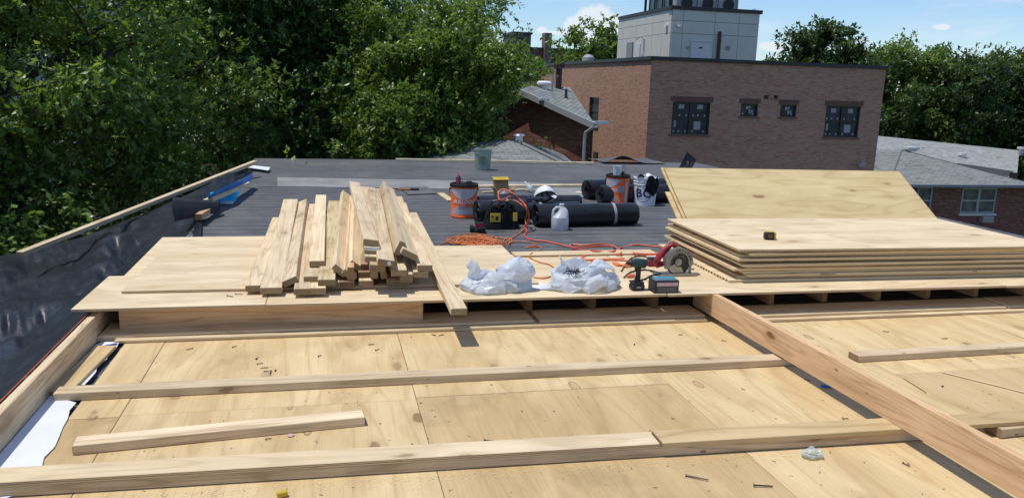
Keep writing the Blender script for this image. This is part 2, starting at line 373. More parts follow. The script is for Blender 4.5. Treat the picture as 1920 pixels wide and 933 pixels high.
M_orangecord = plain('orange_cord', (.72, .22, .06), .45, .15, 12)
M_redcord = plain('red_cord', (.75, .12, .07), .4, .15, 6)
M_redcord2 = plain('orange_red_cord', (.80, .20, .07), .4, .12, 6)
M_redplast = plain('red_plastic', (.32, .02, .03), .4, .12, 14)
M_pink = plain('pink_plastic', (.62, .03, .12), .4, .1, 14)
M_steel = plain('brushed_steel', (.36, .35, .33), .38, .12, 30, .5, .1, .75)
M_bladedark = plain('dark_blade', (.035, .033, .032), .5, .15, 30, .5, .1, .3)
M_teal = plain('dark_teal_plastic', (.012, .045, .045), .45, .15, 14)
M_card = plain('cardboard', (.34, .215, .10), .8, .12, 9)
M_navy = plain('navy_print', (.02, .02, .11), .5, .1, 20)
M_redprint = plain('red_print', (.50, .11, .11), .5, .15, 50)
M_brownprint = plain('brown_print', (.36, .20, .15), .5, .3, 60)
M_blackprint = plain('black_print', (.03, .025, .02), .6, .2, 60)
M_cyan = plain('cyan_print', (.03, .36, .52), .5, .1, 30)
M_palepink = plain('pale_label', (.62, .45, .45), .55, .1, 30)
M_rust = plain('rusty_metal', (.045, .03, .022), .5, .3, 60, .5, .1, .4)
M_nail = plain('nail_steel', (.10, .085, .07), .45, .3, 60, .5, .1, .7)
M_bark = plain('bark', (.085, .070, .055), .9, .35, 7, .2, .8)
def translucent(name, col, rough, trans, tcol=None, crumple_=False):
    m_, t = mat(name); co = t.n('ShaderNodeTexCoord').outputs['Object']
    b = t.n('ShaderNodeBsdfPrincipled', {'Base Color': (*col, 1), 'Roughness': rough})
    tl = t.n('ShaderNodeBsdfTranslucent', {'Color': (*(tcol or col), 1)})
    mx_ = t.n('ShaderNodeMixShader', {0: trans, 1: b, 2: tl}); cr = t.n('ShaderNodeTexVoronoi', {'Vector': t.vmath('ADD', co, t.vmath('MULTIPLY', t.n('ShaderNodeTexNoise', {'Vector': co, 'Scale': 9.0}).outputs['Color'], (.05, .05, .05))), 'Scale': 26.0})
    cr2 = t.n('ShaderNodeTexVoronoi', {'Vector': co, 'Scale': 70.0})
    t.put(b.inputs['Normal'], t.n('ShaderNodeBump', {'Strength': .8 if crumple_ else .12, 'Distance': .005 if crumple_ else .002, 'Height': t.math('ADD', cr.outputs['Distance'], t.math('MULTIPLY', cr2.outputs['Distance'], .3))}))
    if crumple_: mx_ = t.n('ShaderNodeMixShader', {0: .22, 1: mx_, 2: t.n('ShaderNodeBsdfTransparent')})
    t.n('ShaderNodeOutputMaterial', {0: mx_}); return m_
M_bag = translucent('white_bag_film', (.84, .88, .92), .28, .45, (.86, .90, .95), True)
M_jug = translucent('milky_plastic', (.74, .77, .80), .28, .3)
def glassy(name, col, alpha):
    m_, t = mat(name); b = t.n('ShaderNodeBsdfPrincipled', {'Base Color': (*col, 1), 'Roughness': .18})
    tr = t.n('ShaderNodeBsdfTransparent', {'Color': (.92, .97, .94, 1)})
    t.n('ShaderNodeOutputMaterial', {0: t.n('ShaderNodeMixShader', {0: alpha, 1: tr, 2: b})}); return m_
M_greenb = glassy('cloudy_green_plastic', (.30, .38, .34), .62)
M_clear = glassy('clear_plastic', (.62, .66, .66), .45)
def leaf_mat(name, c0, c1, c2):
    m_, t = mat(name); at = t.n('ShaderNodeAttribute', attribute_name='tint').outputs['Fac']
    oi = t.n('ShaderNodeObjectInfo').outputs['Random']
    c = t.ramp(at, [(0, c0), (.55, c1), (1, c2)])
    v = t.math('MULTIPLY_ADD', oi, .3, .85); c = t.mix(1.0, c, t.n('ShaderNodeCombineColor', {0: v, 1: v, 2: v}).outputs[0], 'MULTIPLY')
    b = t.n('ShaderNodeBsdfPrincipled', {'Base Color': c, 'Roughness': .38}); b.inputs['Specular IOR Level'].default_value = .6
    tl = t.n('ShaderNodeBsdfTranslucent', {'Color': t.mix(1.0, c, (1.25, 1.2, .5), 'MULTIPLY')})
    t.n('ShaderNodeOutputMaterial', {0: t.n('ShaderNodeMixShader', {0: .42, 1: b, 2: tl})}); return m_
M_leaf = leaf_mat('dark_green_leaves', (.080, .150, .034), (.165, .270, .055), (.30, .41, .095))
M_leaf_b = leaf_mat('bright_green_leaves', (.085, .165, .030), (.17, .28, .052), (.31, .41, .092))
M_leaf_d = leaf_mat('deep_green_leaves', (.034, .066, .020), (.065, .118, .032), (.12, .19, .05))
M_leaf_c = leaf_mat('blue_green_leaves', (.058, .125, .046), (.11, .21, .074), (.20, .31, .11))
# ------------------------------------------------------------------ the large setting
GZ = -7.2
def ground_mat():
    m_, t = mat('grass_and_dirt'); co = t.n('ShaderNodeTexCoord').outputs['Object']
    c = t.mix(t.smooth(t.noise(co, .12, 5), .4, .6), (.05, .075, .028), (.11, .10, .075))
    c = t.mix(t.smooth(t.noise(co, 3, 5, .7), .4, .7), c, (.035, .055, .02)); finish(t, c, .9, t.noise(co, 8, 4), .5, .05, .2); return m_
mb = MB(); mb.quad((-3000, -3000, GZ), (3000, -3000, GZ), (3000, 3000, GZ), (-3000, 3000, GZ)); struct(mb.build('ground', ground_mat()))
M_asph = granule('asphalt', (.05, .05, .052), (.075, .075, .076))
mb = MB(); mb.box((-20, 34, GZ+.01), (90, 7, .02)); struct(mb.build('road', M_asph))
M_conc = granule('concrete', (.30, .29, .275), (.38, .37, .35))
mb = MB(); mb.box((-20, 29.4, GZ+.07), (90, 1.8, .14)); struct(mb.build('pavement', M_conc))

# the roof we stand on
RX0, RX1, RY0, RY1 = -1.225, 7.33, -2.6, 15.05
def rect_wall(mb, O, U, V, W_, H_, holes, depth, mi=0, inward=None):
    """wall in plane O + u*U + v*V with rectangular holes (u0,v0,u1,v1); adds reveals"""
    us = sorted({0, W_, *[h[0] for h in holes], *[h[2] for h in holes]}); vs = sorted({0, H_, *[h[1] for h in holes], *[h[3] for h in holes]})
    O = Vector(O); U = Vector(U); V = Vector(V); N = inward
    for i in range(len(us)-1):
        for j in range(len(vs)-1):
            cu, cv_ = (us[i]+us[i+1])/2, (vs[j]+vs[j+1])/2
            if any(h[0] < cu < h[2] and h[1] < cv_ < h[3] for h in holes): continue
            q = [(us[i], vs[j]), (us[i+1], vs[j]), (us[i+1], vs[j+1]), (us[i], vs[j+1])]
            mb.add([O+U*a+V*b for a, b in q], [(0, 1, 2, 3)], [q], mi)
    for h in holes:
        c = [(h[0], h[1]), (h[2], h[1]), (h[2], h[3]), (h[0], h[3])]
        for k in range(4):
            a, b = c[k], c[(k+1) % 4]
            mb.add([O+U*a[0]+V*a[1], O+U*b[0]+V*b[1], O+U*b[0]+V*b[1]+N*depth, O+U*a[0]+V*a[1]+N*depth], [(3, 2, 1, 0)], [[(a[0], a[1]), (b[0], b[1]), (b[0]+.08, b[1]), (a[0]+.08, a[1])]], mi)

mb = MB()
mb.box(((RX0+RX1)/2, (RY0+RY1)/2, -.03), (RX1-RX0, RY1-RY0, .06))
struct(mb.build('roof', M_roof))
mb = MB()
X0, X1, Y0, Y1 = RX0+.12, RX1-.12, RY0+.12, RY1-.12
for (a, b) in (((X0, Y0), (X1, Y0)), ((X1, Y0), (X1, Y1)), ((X1, Y1), (X0, Y1)), ((X0, Y1), (X0, Y0))):
    a = Vector((*a, GZ)); b = Vector((*b, GZ)); L = (b-a).length; H_ = -.062-GZ
    mb.add([a, b, b+Vector((0, 0, H_)), a+Vector((0, 0, H_))], [(0, 1, 2, 3)], [[(0, 0), (L, 0), (L, H_), (0, H_)]])
struct(mb.build('building_wall', M_redbrick))
# paler membrane strips laid over the black roofing
def zpoly(name, pts, z, m_, th=.004, kind=None, world=True):
    mb = MB(); n = len(pts); lo = [Vector((p[0], p[1], z)) for p in pts]; hi = [Vector((p[0], p[1], z+th)) for p in pts]
    mb.add(lo+hi, [tuple(range(n, 2*n)), tuple(range(n-1, -1, -1))]+[(i, (i+1) % n, n+(i+1) % n, n+i) for i in range(n)])
    o = mb.build(name, m_)
    # make the cap face upward
    return o
def Z(px, py, z=0.0): v = atZ(px, py, z); return (v.x, v.y)
struct(zpoly('membrane_strip', [Z(520, 333), Z(900, 340), Z(1240, 352), Z(1240, 362), Z(900, 356), Z(520, 350)], .0035, M_greymem))
struct(zpoly('membrane_strip', [Z(473, 322), Z(600, 326), Z(600, 348), Z(455, 352)], .001, granule('mid_grey_membrane', (.085, .087, .092), (.12, .122, .127))))
struct(zpoly('membrane_patch', [Z(748, 352), Z(800, 351), Z(818, 364), Z(765, 366)], .0085, granule('patch_membrane', (.10, .10, .105), (.15, .15, .152))))
struct(zpoly('membrane_patch', [Z(1000, 352), Z(1100, 356), Z(1108, 372), Z(1040, 368)], .0085, M_greymem))

# ------------------------------------------------------------------ brown brick building with the grey penthouse
BX0, BX1, BY0, BY1, BZ1 = 12.33, 22.74, 30.0, 46.4, 2.55
B = thing('brick_building', 'brown brick building with a grey panelled rooftop penthouse and dark coping', 'building', (BX0, BY0, GZ))
H_ = BZ1-GZ
wins = []   # (u0,v0,u1,v1) on the front
def frontwin(x0, y0, x1, y1):
    a = atY(x0, y0, BY0); b = atY(x1, y1, BY0); return (a.x-BX0, b.z-GZ, b.x-BX0, a.z-GZ)
W1 = frontwin(1262, 190, 1328, 253); W2 = frontwin(1390, 194, 1420, 219); W3 = frontwin(1464, 196, 1492, 220); W4 = frontwin(1550, 198, 1608, 258)
lower = [(w_[0], w_[1]-3.0, w_[2], w_[3]-3.0) for w_ in (W1, W4)]
mb = MB(); holes = [W1, W2, W3, W4]+lower
rect_wall(mb, (BX0, BY0, GZ), (1, 0, 0), (0, 0, 1), BX1-BX0, H_, holes, .14, inward=Vector((0, 1, 0)))
o = mb.build('wall', M_brick, B, world=True)
mb = MB(); sw = (BY1-37.35, -.33-GZ, BY1-35.95, .98-GZ); sw2 = (BY1-33.1, sw[1]-3, BY1-32, sw[3]-3)
rect_wall(mb, (BX0, BY1, GZ), (0, -1, 0), (0, 0, 1), BY1-BY0, H_, [sw, sw2], .14, inward=Vector((1, 0, 0)))
mb.build('wall', M_brick, B, world=True)
for (O, U, L) in (((BX1, BY0, GZ), (0, 1, 0), BY1-BY0), ((BX1, BY1, GZ), (-1, 0, 0), BX1-BX0)):
    mb = MB(); rect_wall(mb, O, U, (0, 0, 1), L, H_, [], .1, inward=Vector((0, 0, 0))); mb.build('wall', M_brick, B, world=True)
mb = MB(); mb.box(((BX0+BX1)/2, (BY0+BY1)/2, BZ1-.3), (BX1-BX0-.02, BY1-BY0-.02, .1)); mb.build('roof', M_darkmem, B, world=True)
mb = MB()
for c, d in ((((BX0+BX1)/2, BY0+.12, BZ1+.06), (BX1-BX0+.14, .38, .14)), (((BX0+BX1)/2, BY1-.12, BZ1+.06), (BX1-BX0+.14, .38, .14)),
             ((BX0+.12, (BY0+BY1)/2, BZ1+.06), (.38, BY1-BY0-.62, .136)), ((BX1-.12, (BY0+BY1)/2, BZ1+.06), (.38, BY1-BY0-.62, .136))): mb.box(c, d)
mb.build('coping', M_coping, B, world=True)
def sash(parent, x0, z0, x1, z1, y, split, mullion, seed, ax='x', fm=None, gm=None, stickers=True, fw=.06, dep=.09):
    """window in plane: ax 'x' faces -Y ; ax 'y' faces -X.  one part with frame, pane, stickers"""
    def P(u, v, d): return (u, y+d, v) if ax == 'x' else (y+d, u, v)
    def bx(m__, u0, v0, u1, v1, d0, d1):
        c = P((u0+u1)/2, (v0+v1)/2, (d0+d1)/2); s_ = (abs(u1-u0), abs(d1-d0), abs(v1-v0)) if ax == 'x' else (abs(d1-d0), abs(u1-u0), abs(v1-v0)); m__.box(c, s_)
    f = MB()
    bx(f, x0, z1-fw, x1, z1, 0, dep); bx(f, x0, z0, x1, z0+fw, 0, dep); bx(f, x0, z0+fw, x0+fw, z1-fw, 0, dep); bx(f, x1-fw, z0+fw, x1, z1-fw, 0, dep)
    xs = [x0+fw, x1-fw]
    if mullion:
        mid = (x0+x1)/2; bx(f, mid-fw*.8, z0+fw, mid+fw*.8, z1-fw, .002, dep-.002); xs = [x0+fw, mid-fw*.8, mid+fw*.8, x1-fw]
    if split:
        zm = (z0+z1)/2
        for i in range(0, len(xs), 2): bx(f, xs[i], zm-fw*.45, xs[i+1], zm+fw*.45, .01, dep-.01)
    wo = f.build('window', fm or M_frame_bk, parent, world=True)
    g = MB(); bx(g, x0+fw*.5, z0+fw*.5, x1-fw*.5, z1-fw*.5, dep*.55, dep*.7); go = g.build('pane', gm or M_glass); go.parent = wo
    inv = Vector(parent.location); go.data.transform(Matrix.Translation(-inv))
    if stickers:
        rs = random.Random(seed); st = MB(); zm = (z0+z1)/2
        for i in range(0, len(xs), 2):
            a, b = xs[i], xs[i+1]; wd = b-a
            rows = [(zm+.05, z1-fw), (z0+fw, zm-.05)] if split else [(z0+fw, z1-fw)]
            for k, (v0, v1) in enumerate(rows):
                hh = v1-v0
                if k == 0: bx(st, a+wd*.35, v1-hh*.42, a+wd*.68, v1-hh*.10, dep*.5, dep*.54)
                for q in (.08, .38, .78): 
                    if rs.random() < .8: bx(st, a+wd*q, v0+hh*.04, a+wd*q+.07, v0+hh*.04+.075, dep*.5, dep*.54)
                if k == 1 and i == 2: bx(st, a+wd*.2, v0+hh*.25, a+wd*.62, v0+hh*.85, dep*.5, dep*.54)
                if k == 1 and i == 0: bx(st, a+wd*.12, v0+hh*.4, a+wd*.25, v0+hh*.9, dep*.5, dep*.54)
                if not split: bx(st, a+wd*.55, v0+hh*.15, a+wd*.68, v0+hh*.7, dep*.5, dep*.54); bx(st, a+wd*.72, v0+hh*.2, a+wd*.85, v0+hh*.5, dep*.5, dep*.54)
        so = st.build('sticker', M_papergrey); so['kind'] = 'stuff'; so.parent = wo; so.data.transform(Matrix.Translation(-inv))
    return wo
for i, (w_, sp_, mu) in enumerate(((W1, 1, 1), (W2, 0, 0), (W3, 0, 0), (W4, 1, 1), (lower[0], 1, 1), (lower[1], 1, 1))):
    sash(B, BX0+w_[0], GZ+w_[1], BX0+w_[2], GZ+w_[3], BY0+.06, sp_, mu, i)
    mb = MB(); n_ = max(3, int((w_[2]-w_[0])/.0677)); x = BX0+w_[0]-.1; wdt = (w_[2]-w_[0]+.2)/n_
    for k in range(n_): mb.box((x+wdt*(k+.5), BY0-.004, GZ+w_[3]+.105), (wdt-.009, .02, .19))
    mb.build('lintel', M_redbrick if i > 9 else plain('soldier_brick.%d' % i, (.20, .105, .075), .85, .2, 30), B, world=True)
    mb = MB(); mb.box((BX0+(w_[0]+w_[2])/2, BY0-.015, GZ+w_[1]-.035), (w_[2]-w_[0]+.16, .07, .06)); mb.build('sill', plain('sill_brick.%d' % i, (.21, .12, .09), .85, .2, 30), B, world=True)
sash(B, BY1-sw[2], GZ+sw[1], BY1-sw[0], GZ+sw[3], BX0+.06, 1, 0, 9, ax='y', stickers=False)
mb = MB(); mb.box((BX0-.015, BY1-(sw[0]+sw[2])/2, GZ+sw[1]-.04), (.08, sw[2]-sw[0]+.2, .07)); mb.build('sill', M_conc, B, world=True)
for px in (1436, 1454):
    p = atY(px, 182, BY0); mb = MB(); mb.box((p.x, BY0-.04, p.z), (.11, .1, .13)); mb.box((p.x, BY0-.09, p.z+.05), (.14, .1, .03)); mb.build('wall_vent', M_rust, B, world=True)
p = atY(1612, 309, BY0); mb = MB(); mb.box((p.x+.0, BY0-.1, p.z), (.30, .18, .16)); mb.box((p.x+.04, BY0-.2, p.z+.05), (.16, .06, .1)); mb.build('wall_light', M_papergrey, B, world=True)
p = atX(1118, 292, BX0); mb = MB(); mb.box((BX0-.04, p.y, p.z), (.08, .5, .35)); mb.build('wall_vent', M_darkmetal, B, world=True)
p = atX(1103, 110, BX0+3)
mb = MB(); mb.lathe([(.3, -.4), (.3, .18), (.36, .2), (.34, .42), (.2, .55), (.02, .6)], 16, (p.x, p.y, BZ1+.2)); mb.build('roof_vent', M_papergrey, B, world=True, smooth=40)
# grey penthouse
PY0 = 32.2
pc = atY(1256, 100, PY0); pr = atY(1418, 100, PY0); PX0, PX1 = pc.x, pr.x; PZ1 = atY(1261, 17, PY0).z; PY1 = atX(1160, 60, PX0).y
Pn = thing('rooftop_penthouse', 'grey cement-panelled penthouse with white double door on the brown brick roof', 'penthouse', (PX0, PY0, BZ1-.26))
PB = BZ1-.25
mb = MB(); mb.box(((PX0+PX1)/2, (PY0+PY1)/2, (PB+PZ1)/2), (PX1-PX0-.04, PY1-PY0-.04, PZ1-PB-.02)); mb.build('core', M_darkmetal, Pn, world=True)
# panels with open joints
rows_z = [PB, atY(1261, 62, PY0).z, atY(1261, 38, PY0).z, PZ1]
cols_x = [PX0, atY(1279, 60, PY0).x, atY(1339, 60, PY0).x, atY(1384, 60, PY0).x, PX1]
j = .008
for zi in range(3):
    for xi in range(4):
        a, b = cols_x[xi], cols_x[xi+1]; mb = MB(); mb.box(((a+b)/2, PY0-.01, (rows_z[zi]+rows_z[zi+1])/2), (b-a-2*j, .03, rows_z[zi+1]-rows_z[zi]-2*j)); mb.build('panel', M_panel, Pn, world=True)
cols_y = [PY0+.01]+[atX(x, 60, PX0).y for x in (1242, 1224, 1194, 1170)]+[PY1]
for zi in range(3):
    for yi in range(5):
        a, b = cols_y[yi], cols_y[yi+1]; mb = MB(); mb.box((PX0-.01, (a+b)/2, (rows_z[zi]+rows_z[zi+1])/2), (.03, b-a-2*j, rows_z[zi+1]-rows_z[zi]-2*j)); mb.build('panel', M_panel, Pn, world=True)
mb = MB()
mb.box(((PX0+PX1)/2, PY0+.1, PZ1+.06), (PX1-PX0+.2, .34, .15)); mb.box((PX0+.1, (PY0+PY1)/2+.1, PZ1+.06), (.34, PY1-PY0-.2, .146)); mb.box((PX1-.1, (PY0+PY1)/2+.1, PZ1+.06), (.34, PY1-PY0-.2, .146)); mb.box(((PX0+PX1)/2, (PY0+PY1)/2, PZ1-.01), (PX1-PX0, PY1-PY0, .06))
mb.build('coping', M_coping, Pn, world=True)
d0 = atY(1297, 78, PY0); d1 = atY(1330, 108, PY0)
mb = MB(); mb.box(((d0.x+d1.x)/2, PY0-.05, (d0.z+PB)/2), (d1.x-d0.x, .05, d0.z-PB)); dr = mb.build('door', M_whitep, Pn, world=True)
mb = MB(); 
for s_ in (-1, 1): mb.box(((d0.x+d1.x)/2+s_*(d1.x-d0.x+.05)/2, PY0-.06, (d0.z+PB)/2), (.05, .08, d0.z-PB+.05))
mb.box(((d0.x+d1.x)/2, PY0-.06, d0.z+.03), (d1.x-d0.x-.01, .08, .05)); fo = mb.build('door_frame', M_whitep, Pn, world=True)
mb = MB(); q = atY(1312, 90, PY0); mb.box((q.x, PY0-.09, q.z), (.16, .03, .05)); mb.build('handle', M_black, Pn, world=True)
q = atY(1346, 80, PY0); q0 = atY(1346, 60, PY0); mb = MB(); mb.cyl((q.x, PY0-.12, PB), (q.x, PY0-.12, q0.z), .075, 12); mb.build('flue_pipe', M_black, Pn, world=True)
q = atY(1364, 90, PY0); mb = MB(); mb.box((q.x, PY0-.04, q.z), (.2, .04, .17))
for k in range(5): mb.box((q.x, PY0-.065, q.z-.065+k*.032), (.18, .012, .014))
mb.build('vent_grille', M_papergrey, Pn, world=True)
q = atY(1289, 89, PY0); mb = MB(); mb.cyl((q.x, PY0-.06, q.z), (q.x, PY0, q.z), .07, 14); mb.build('round_vent', M_papergrey, Pn, world=True)
for (x, y, sd_) in ((1271, 49, 0),):
    q = atY(x, y, PY0); mb = MB(); mb.box((q.x-.05, PY0-.06, q.z), (.05, .08, .07)); mb.lathe([(.0, .0), (.06, .01), (.06, .09), (0, .1)], 12, (q.x+.03, PY0-.12, q.z-.05)); mb.build('flood_lamp', M_whiteplast, Pn, world=True)
q = atX(1252, 49, PX0); mb = MB(); mb.box((PX0-.08, q.y, q.z), (.1, .2, .09)); mb.build('flood_lamp', M_whiteplast, Pn, world=True)
q = atY(1425, 57, PY0+.4); mb = MB(); mb.box((PX1+.08, q.y, q.z), (.18, .12, .1)); mb.build('camera_housing', M_black, Pn, world=True)
a = atX(1178, 78, PX0).y; b = atX(1189, 78, PX0).y; zt = atX(1183, 80, PX0).z
mb = MB(); mb.box((PX0-.045, (a+b)/2, (PB+zt)/2), (.05, abs(a-b), zt-PB)); mb.build('side_door', M_glass, Pn, world=True)
a = atX(1193, 78, PX0).y; b = atX(1203, 78, PX0).y
mb = MB(); mb.box((PX0-.045, (a+b)/2, (PB+zt)/2-.05), (.05, abs(a-b), zt-PB-.1)); mb.build('side_door', M_whitep, Pn, world=True)
mb = MB(); q = atX(1210, 74, PX0); mb.tube([(PX0-.05, q.y, PB), (PX0-.05, q.y, q.z), (PX0-.25, q.y, q.z+.12), (PX0-.3, q.y+.3, q.z)], .035, 8); mb.build('gooseneck_pipe', M_whitep, Pn, world=True)
# condensers on the penthouse roof (cut by the top of the photo)
cy = PY0+1.0; c0 = atY(1268, 0, cy).x; c1 = atY(1386, 0, cy).x; cw = (c1-c0)/3
for k in range(3):
    cx_ = c0+cw*(k+.5)
    A = thing('condenser_unit', ['leftmost of the three grey rooftop air conditioner condensers', 'middle one of three grey rooftop air conditioner condensers', 'rightmost of the three grey rooftop air conditioner condensers'][k], 'air conditioner', (cx_, cy, PZ1+.03), 0, 'condensers on the penthouse roof')
    mb = MB(); mb.box((0, .2, .62), (cw-.04, .4, 1.24)); mb.build('casing', M_papergrey, A, bevel=.01)
    for zz in (.36, .92):
        mb = MB(); mb.cyl((0, -.035, zz), (0, .0, zz), .25, 24); fan = mb.build('fan_grille', M_black, A)
        mb = MB()
        for rr in (.07, .13, .19, .25): mb.tube([(rr*math.cos(t_*.524), -.045, zz+rr*math.sin(t_*.524)) for t_ in range(13)], .006, 4)
        g_ = mb.build('wire_guard', M_darkmetal); g_.parent = fan
    mb = MB(); mb.box((cw/2-.08, -.02, .65), (.04, .03, .9)); mb.build('bracket', M_papergrey, A)
gy = [atX(x, 20, PX0+.6).y for x in (1216, 1228, 1243, 1256)]
for k in range(3):
    mb = MB(); ymid = (gy[k]+gy[k+1])/2; dd = abs(gy[k]-gy[k+1])
    mb.box((0, 0, .65), (.5, dd*.8, 1.3)); 
    for s_ in (-1, 1): mb.box((-.27, s_*dd*.36, .65), (.04, .07, 1.3))
    o = mb.build('duct_box', plain('blue_grey_metal.%d' % k, (.12, .16, .17), .35, .15, 4, .5, .05, .5)); o.location = (PX0+.85, ymid, PZ1+.02)
    tag(o, ['blue-grey duct cabinet on the penthouse roof, nearest the front corner', 'blue-grey duct cabinet in the middle of the row on the penthouse', 'blue-grey duct cabinet farthest back on the penthouse'][2-k] if False else ['blue-grey duct cabinet farthest back on the penthouse roof', 'blue-grey duct cabinet in the middle of its row on the penthouse roof', 'blue-grey duct cabinet nearest the front corner of the penthouse roof'][k], 'duct', 'duct cabinets on the penthouse roof')
yy = atX(1206, 20, PX0+.2).y
mb = MB(); mb.cyl((0, 0, 0), (0, 0, 2.2), .06, 10); mb.cyl((0, 0, 0), (0, 0, .06), .12, 10); o = mb.build('vent_pipe', M_black); o.location = (PX0+.3, yy, PZ1+.02); tag(o, 'thin black vent pipe at the back left of the penthouse roof', 'pipe')
mb = MB(); q = atY(1408, 22, PY0+.6)
for k in range(7): mb.bar((k*.07, 0, 0), (k*.07, 0, .1+.02*k), .012, .012)
mb.bar((0, 0, .1), (.42, 0, .22), .015, .015); mb.bar((0, 0, .01), (.42, 0, .01), .015, .015); o = mb.build('ladder_top', M_darkmetal); o.location = (q.x-.2, PY0+.6, PZ1+.03); tag(o, 'small black railing on the right end of the penthouse roof', 'railing')

# ------------------------------------------------------------------ gable house left of the brick building
def quad_uv(mb, pts, mi=0):
    p = [Vector(x) for x in pts]; u = (p[1]-p[0]).normalized(); n = (p[1]-p[0]).cross(p[-1]-p[0]).normalized(); v = n.cross(u)
    mb.add(p, [tuple(range(len(p)))], [[((q_-p[0]).dot(u), (q_-p[0]).dot(v)) for q_ in p]], mi)
def along(px, py, depth): d = ray(px, py); return Vector((0, 0, HCAM))+d*depth
G = thing('gable_house', 'dark red brick house with a sloped grey shingle roof and white rake board', 'house', (6, 24, GZ))
E1 = along(1112, 230, 23.0); R0 = along(975, 168, 25.5); R1 = along(1068, 163, 31.0)
n_ = (R0-E1).cross(R1-E1).normalized(); n_ = n_ if n_.z > 0 else -n_
def on_plane(px, py): d = ray(px, py); t_ = (E1-Vector((0, 0, HCAM))).dot(n_)/d.dot(n_); return Vector((0, 0, HCAM))+d*t_
Rt = on_plane(992, 161.5); R1 = on_plane(1068, 163); ER = on_plane(1113, 229)
mb = MB(); quad_uv(mb, [E1, ER, R1, Rt, R0]); th = -n_*.12; quad_uv(mb, [R0+th, Rt+th, R1+th, ER+th, E1+th])
mb.build('roof', M_shingle, G, world=True)
rk = (E1-R0).normalized(); dn = Vector((0, 0, -1))
mb = MB(); side = rk.cross(dn).normalized()
if side.y > 0: side = -side
A0, A1 = R0+side*.04, E1+side*.04+rk*.05
mb.add([A0+Vector((0, 0, .02)), A1+Vector((0, 0, .02)), A1-Vector((0, 0, .16)), A0-Vector((0, 0, .16))]+[q_-side*.05 for q_ in (A0+Vector((0, 0, .02)), A1+Vector((0, 0, .02)), A1-Vector((0, 0, .16)), A0-Vector((0, 0, .16)))], [(3, 2, 1, 0), (4, 5, 6, 7), (0, 1, 5, 4), (2, 3, 7, 6), (1, 2, 6, 5), (0, 4, 7, 3)])
mb.build('rake_board', M_papergrey, G, world=True)
wl = rk.copy(); wl.z = 0; wl.normalize()
Wt0 = R0-wl*6+Vector((0, 0, -2.4-.15)); ins = -side*.3
def wall_poly(mb, top): 
    bot = [Vector((p.x, p.y, GZ)) for p in reversed(top)]; pts = top+bot; o0 = pts[-1]
    mb.add(pts, [tuple(range(len(pts)))], [[((p-o0).dot(wl), p.z-GZ) for p in pts]])
mb = MB(); wall_poly(mb, [Wt0+ins, R0+ins+Vector((0, 0, -.15)), E1-wl*.3+ins+Vector((0, 0, -.15+.1))]); mb.build('wall', M_redbrick, G, world=True)
mb = MB(); ce = E1-wl*.3+ins; ce2 = ce+Vector((-.6, 7, 0))
mb.add([Vector((ce.x, ce.y, GZ)), Vector((ce2.x, ce2.y, GZ)), Vector((ce2.x, ce2.y, ce.z-.1)), Vector((ce.x, ce.y, ce.z-.1))], [(0, 1, 2, 3)], [[(0, 0), (8, 0), (8, 7), (0, 7)]]); mb.build('wall', M_redbrick, G, world=True)
mb = MB(); quad_uv(mb, [R0, Rt, Rt-wl*6+Vector((0, 0, -2.4)), R0-wl*6+Vector((0, 0, -2.4))]); mb.build('roof', M_shingle, G, world=True)
mb = MB(); gq = E1+side*.02; mb.tube([gq+wl*.02, gq+wl*.05+Vector((0, 0, -.12)), gq-wl*.28+Vector((0, 0, -.3)), gq-wl*.3+Vector((0, 0, -.5)), gq-wl*.3+Vector((0, 0, -5.5))], .045, 8); mb.build('downspout', M_papergrey, G, world=True)
mb = MB(); mb.bar(E1+wl*.02-side*.0, E1+wl*.06-side*.5, .10, .09); mb.build('gutter', M_whitep, G, world=True)
# things on that roof
q = on_plane(1020, 166); mb = MB(); mb.lathe([(0, .26), (.2, .25), (.26, .2), (.26, .13), (.14, .12), (.14, -.1)], 20, (0, 0, 0)); o = mb.build('roof_vent', M_whiteplast, smooth=40); o.location = q; tag(o, 'round white cap vent on the grey gable roof', 'vent')
q = on_plane(1047, 166); mb = MB(); mb.cyl((0, 0, -.1), (0, 0, .72), .11, 12); mb.cyl((0, 0, .74), (0, 0, .90), .19, 12); mb.box((0, 0, .02), (.3, .3, .05)); o = mb.build('chimney_pipe', plain('brown_flue', (.05, .025, .025), .6)); o.location = q; tag(o, 'dark brown flue with a wide grey cap on the gable roof', 'chimney')
q = on_plane(1035, 168); mb = MB(); mb.cyl((0, 0, -.1), (0, 0, .62), .045, 10); mb.cyl((0, 0, .62), (0, 0, .66), .06, 10); mb.box((.02, .1, .4), (.05, .05, .7)); o = mb.build('vent_pipe', M_papergrey); o.location = q; tag(o, 'thin grey pipe beside the brown flue on the gable roof', 'pipe')
q = on_plane(1061, 184); mb = MB(); mb.cyl((0, 0, -.1), (0, 0, .3), .045, 10); mb.cyl((0, 0, .0), (0, 0, .03), .09, 10); o = mb.build('vent_pipe', M_darkmetal); o.location = q; tag(o, 'short dark pipe low on the grey gable roof', 'pipe')
q = on_plane(1020, 188); mb = MB(); mb.box((0, 0, .02), (.3, .22, .06)); mb.box((0, 0, .06), (.2, .16, .04)); o = mb.build('roof_hatch', M_whitep); o.location = q; tag(o, 'small white square vent on the grey gable roof', 'vent')
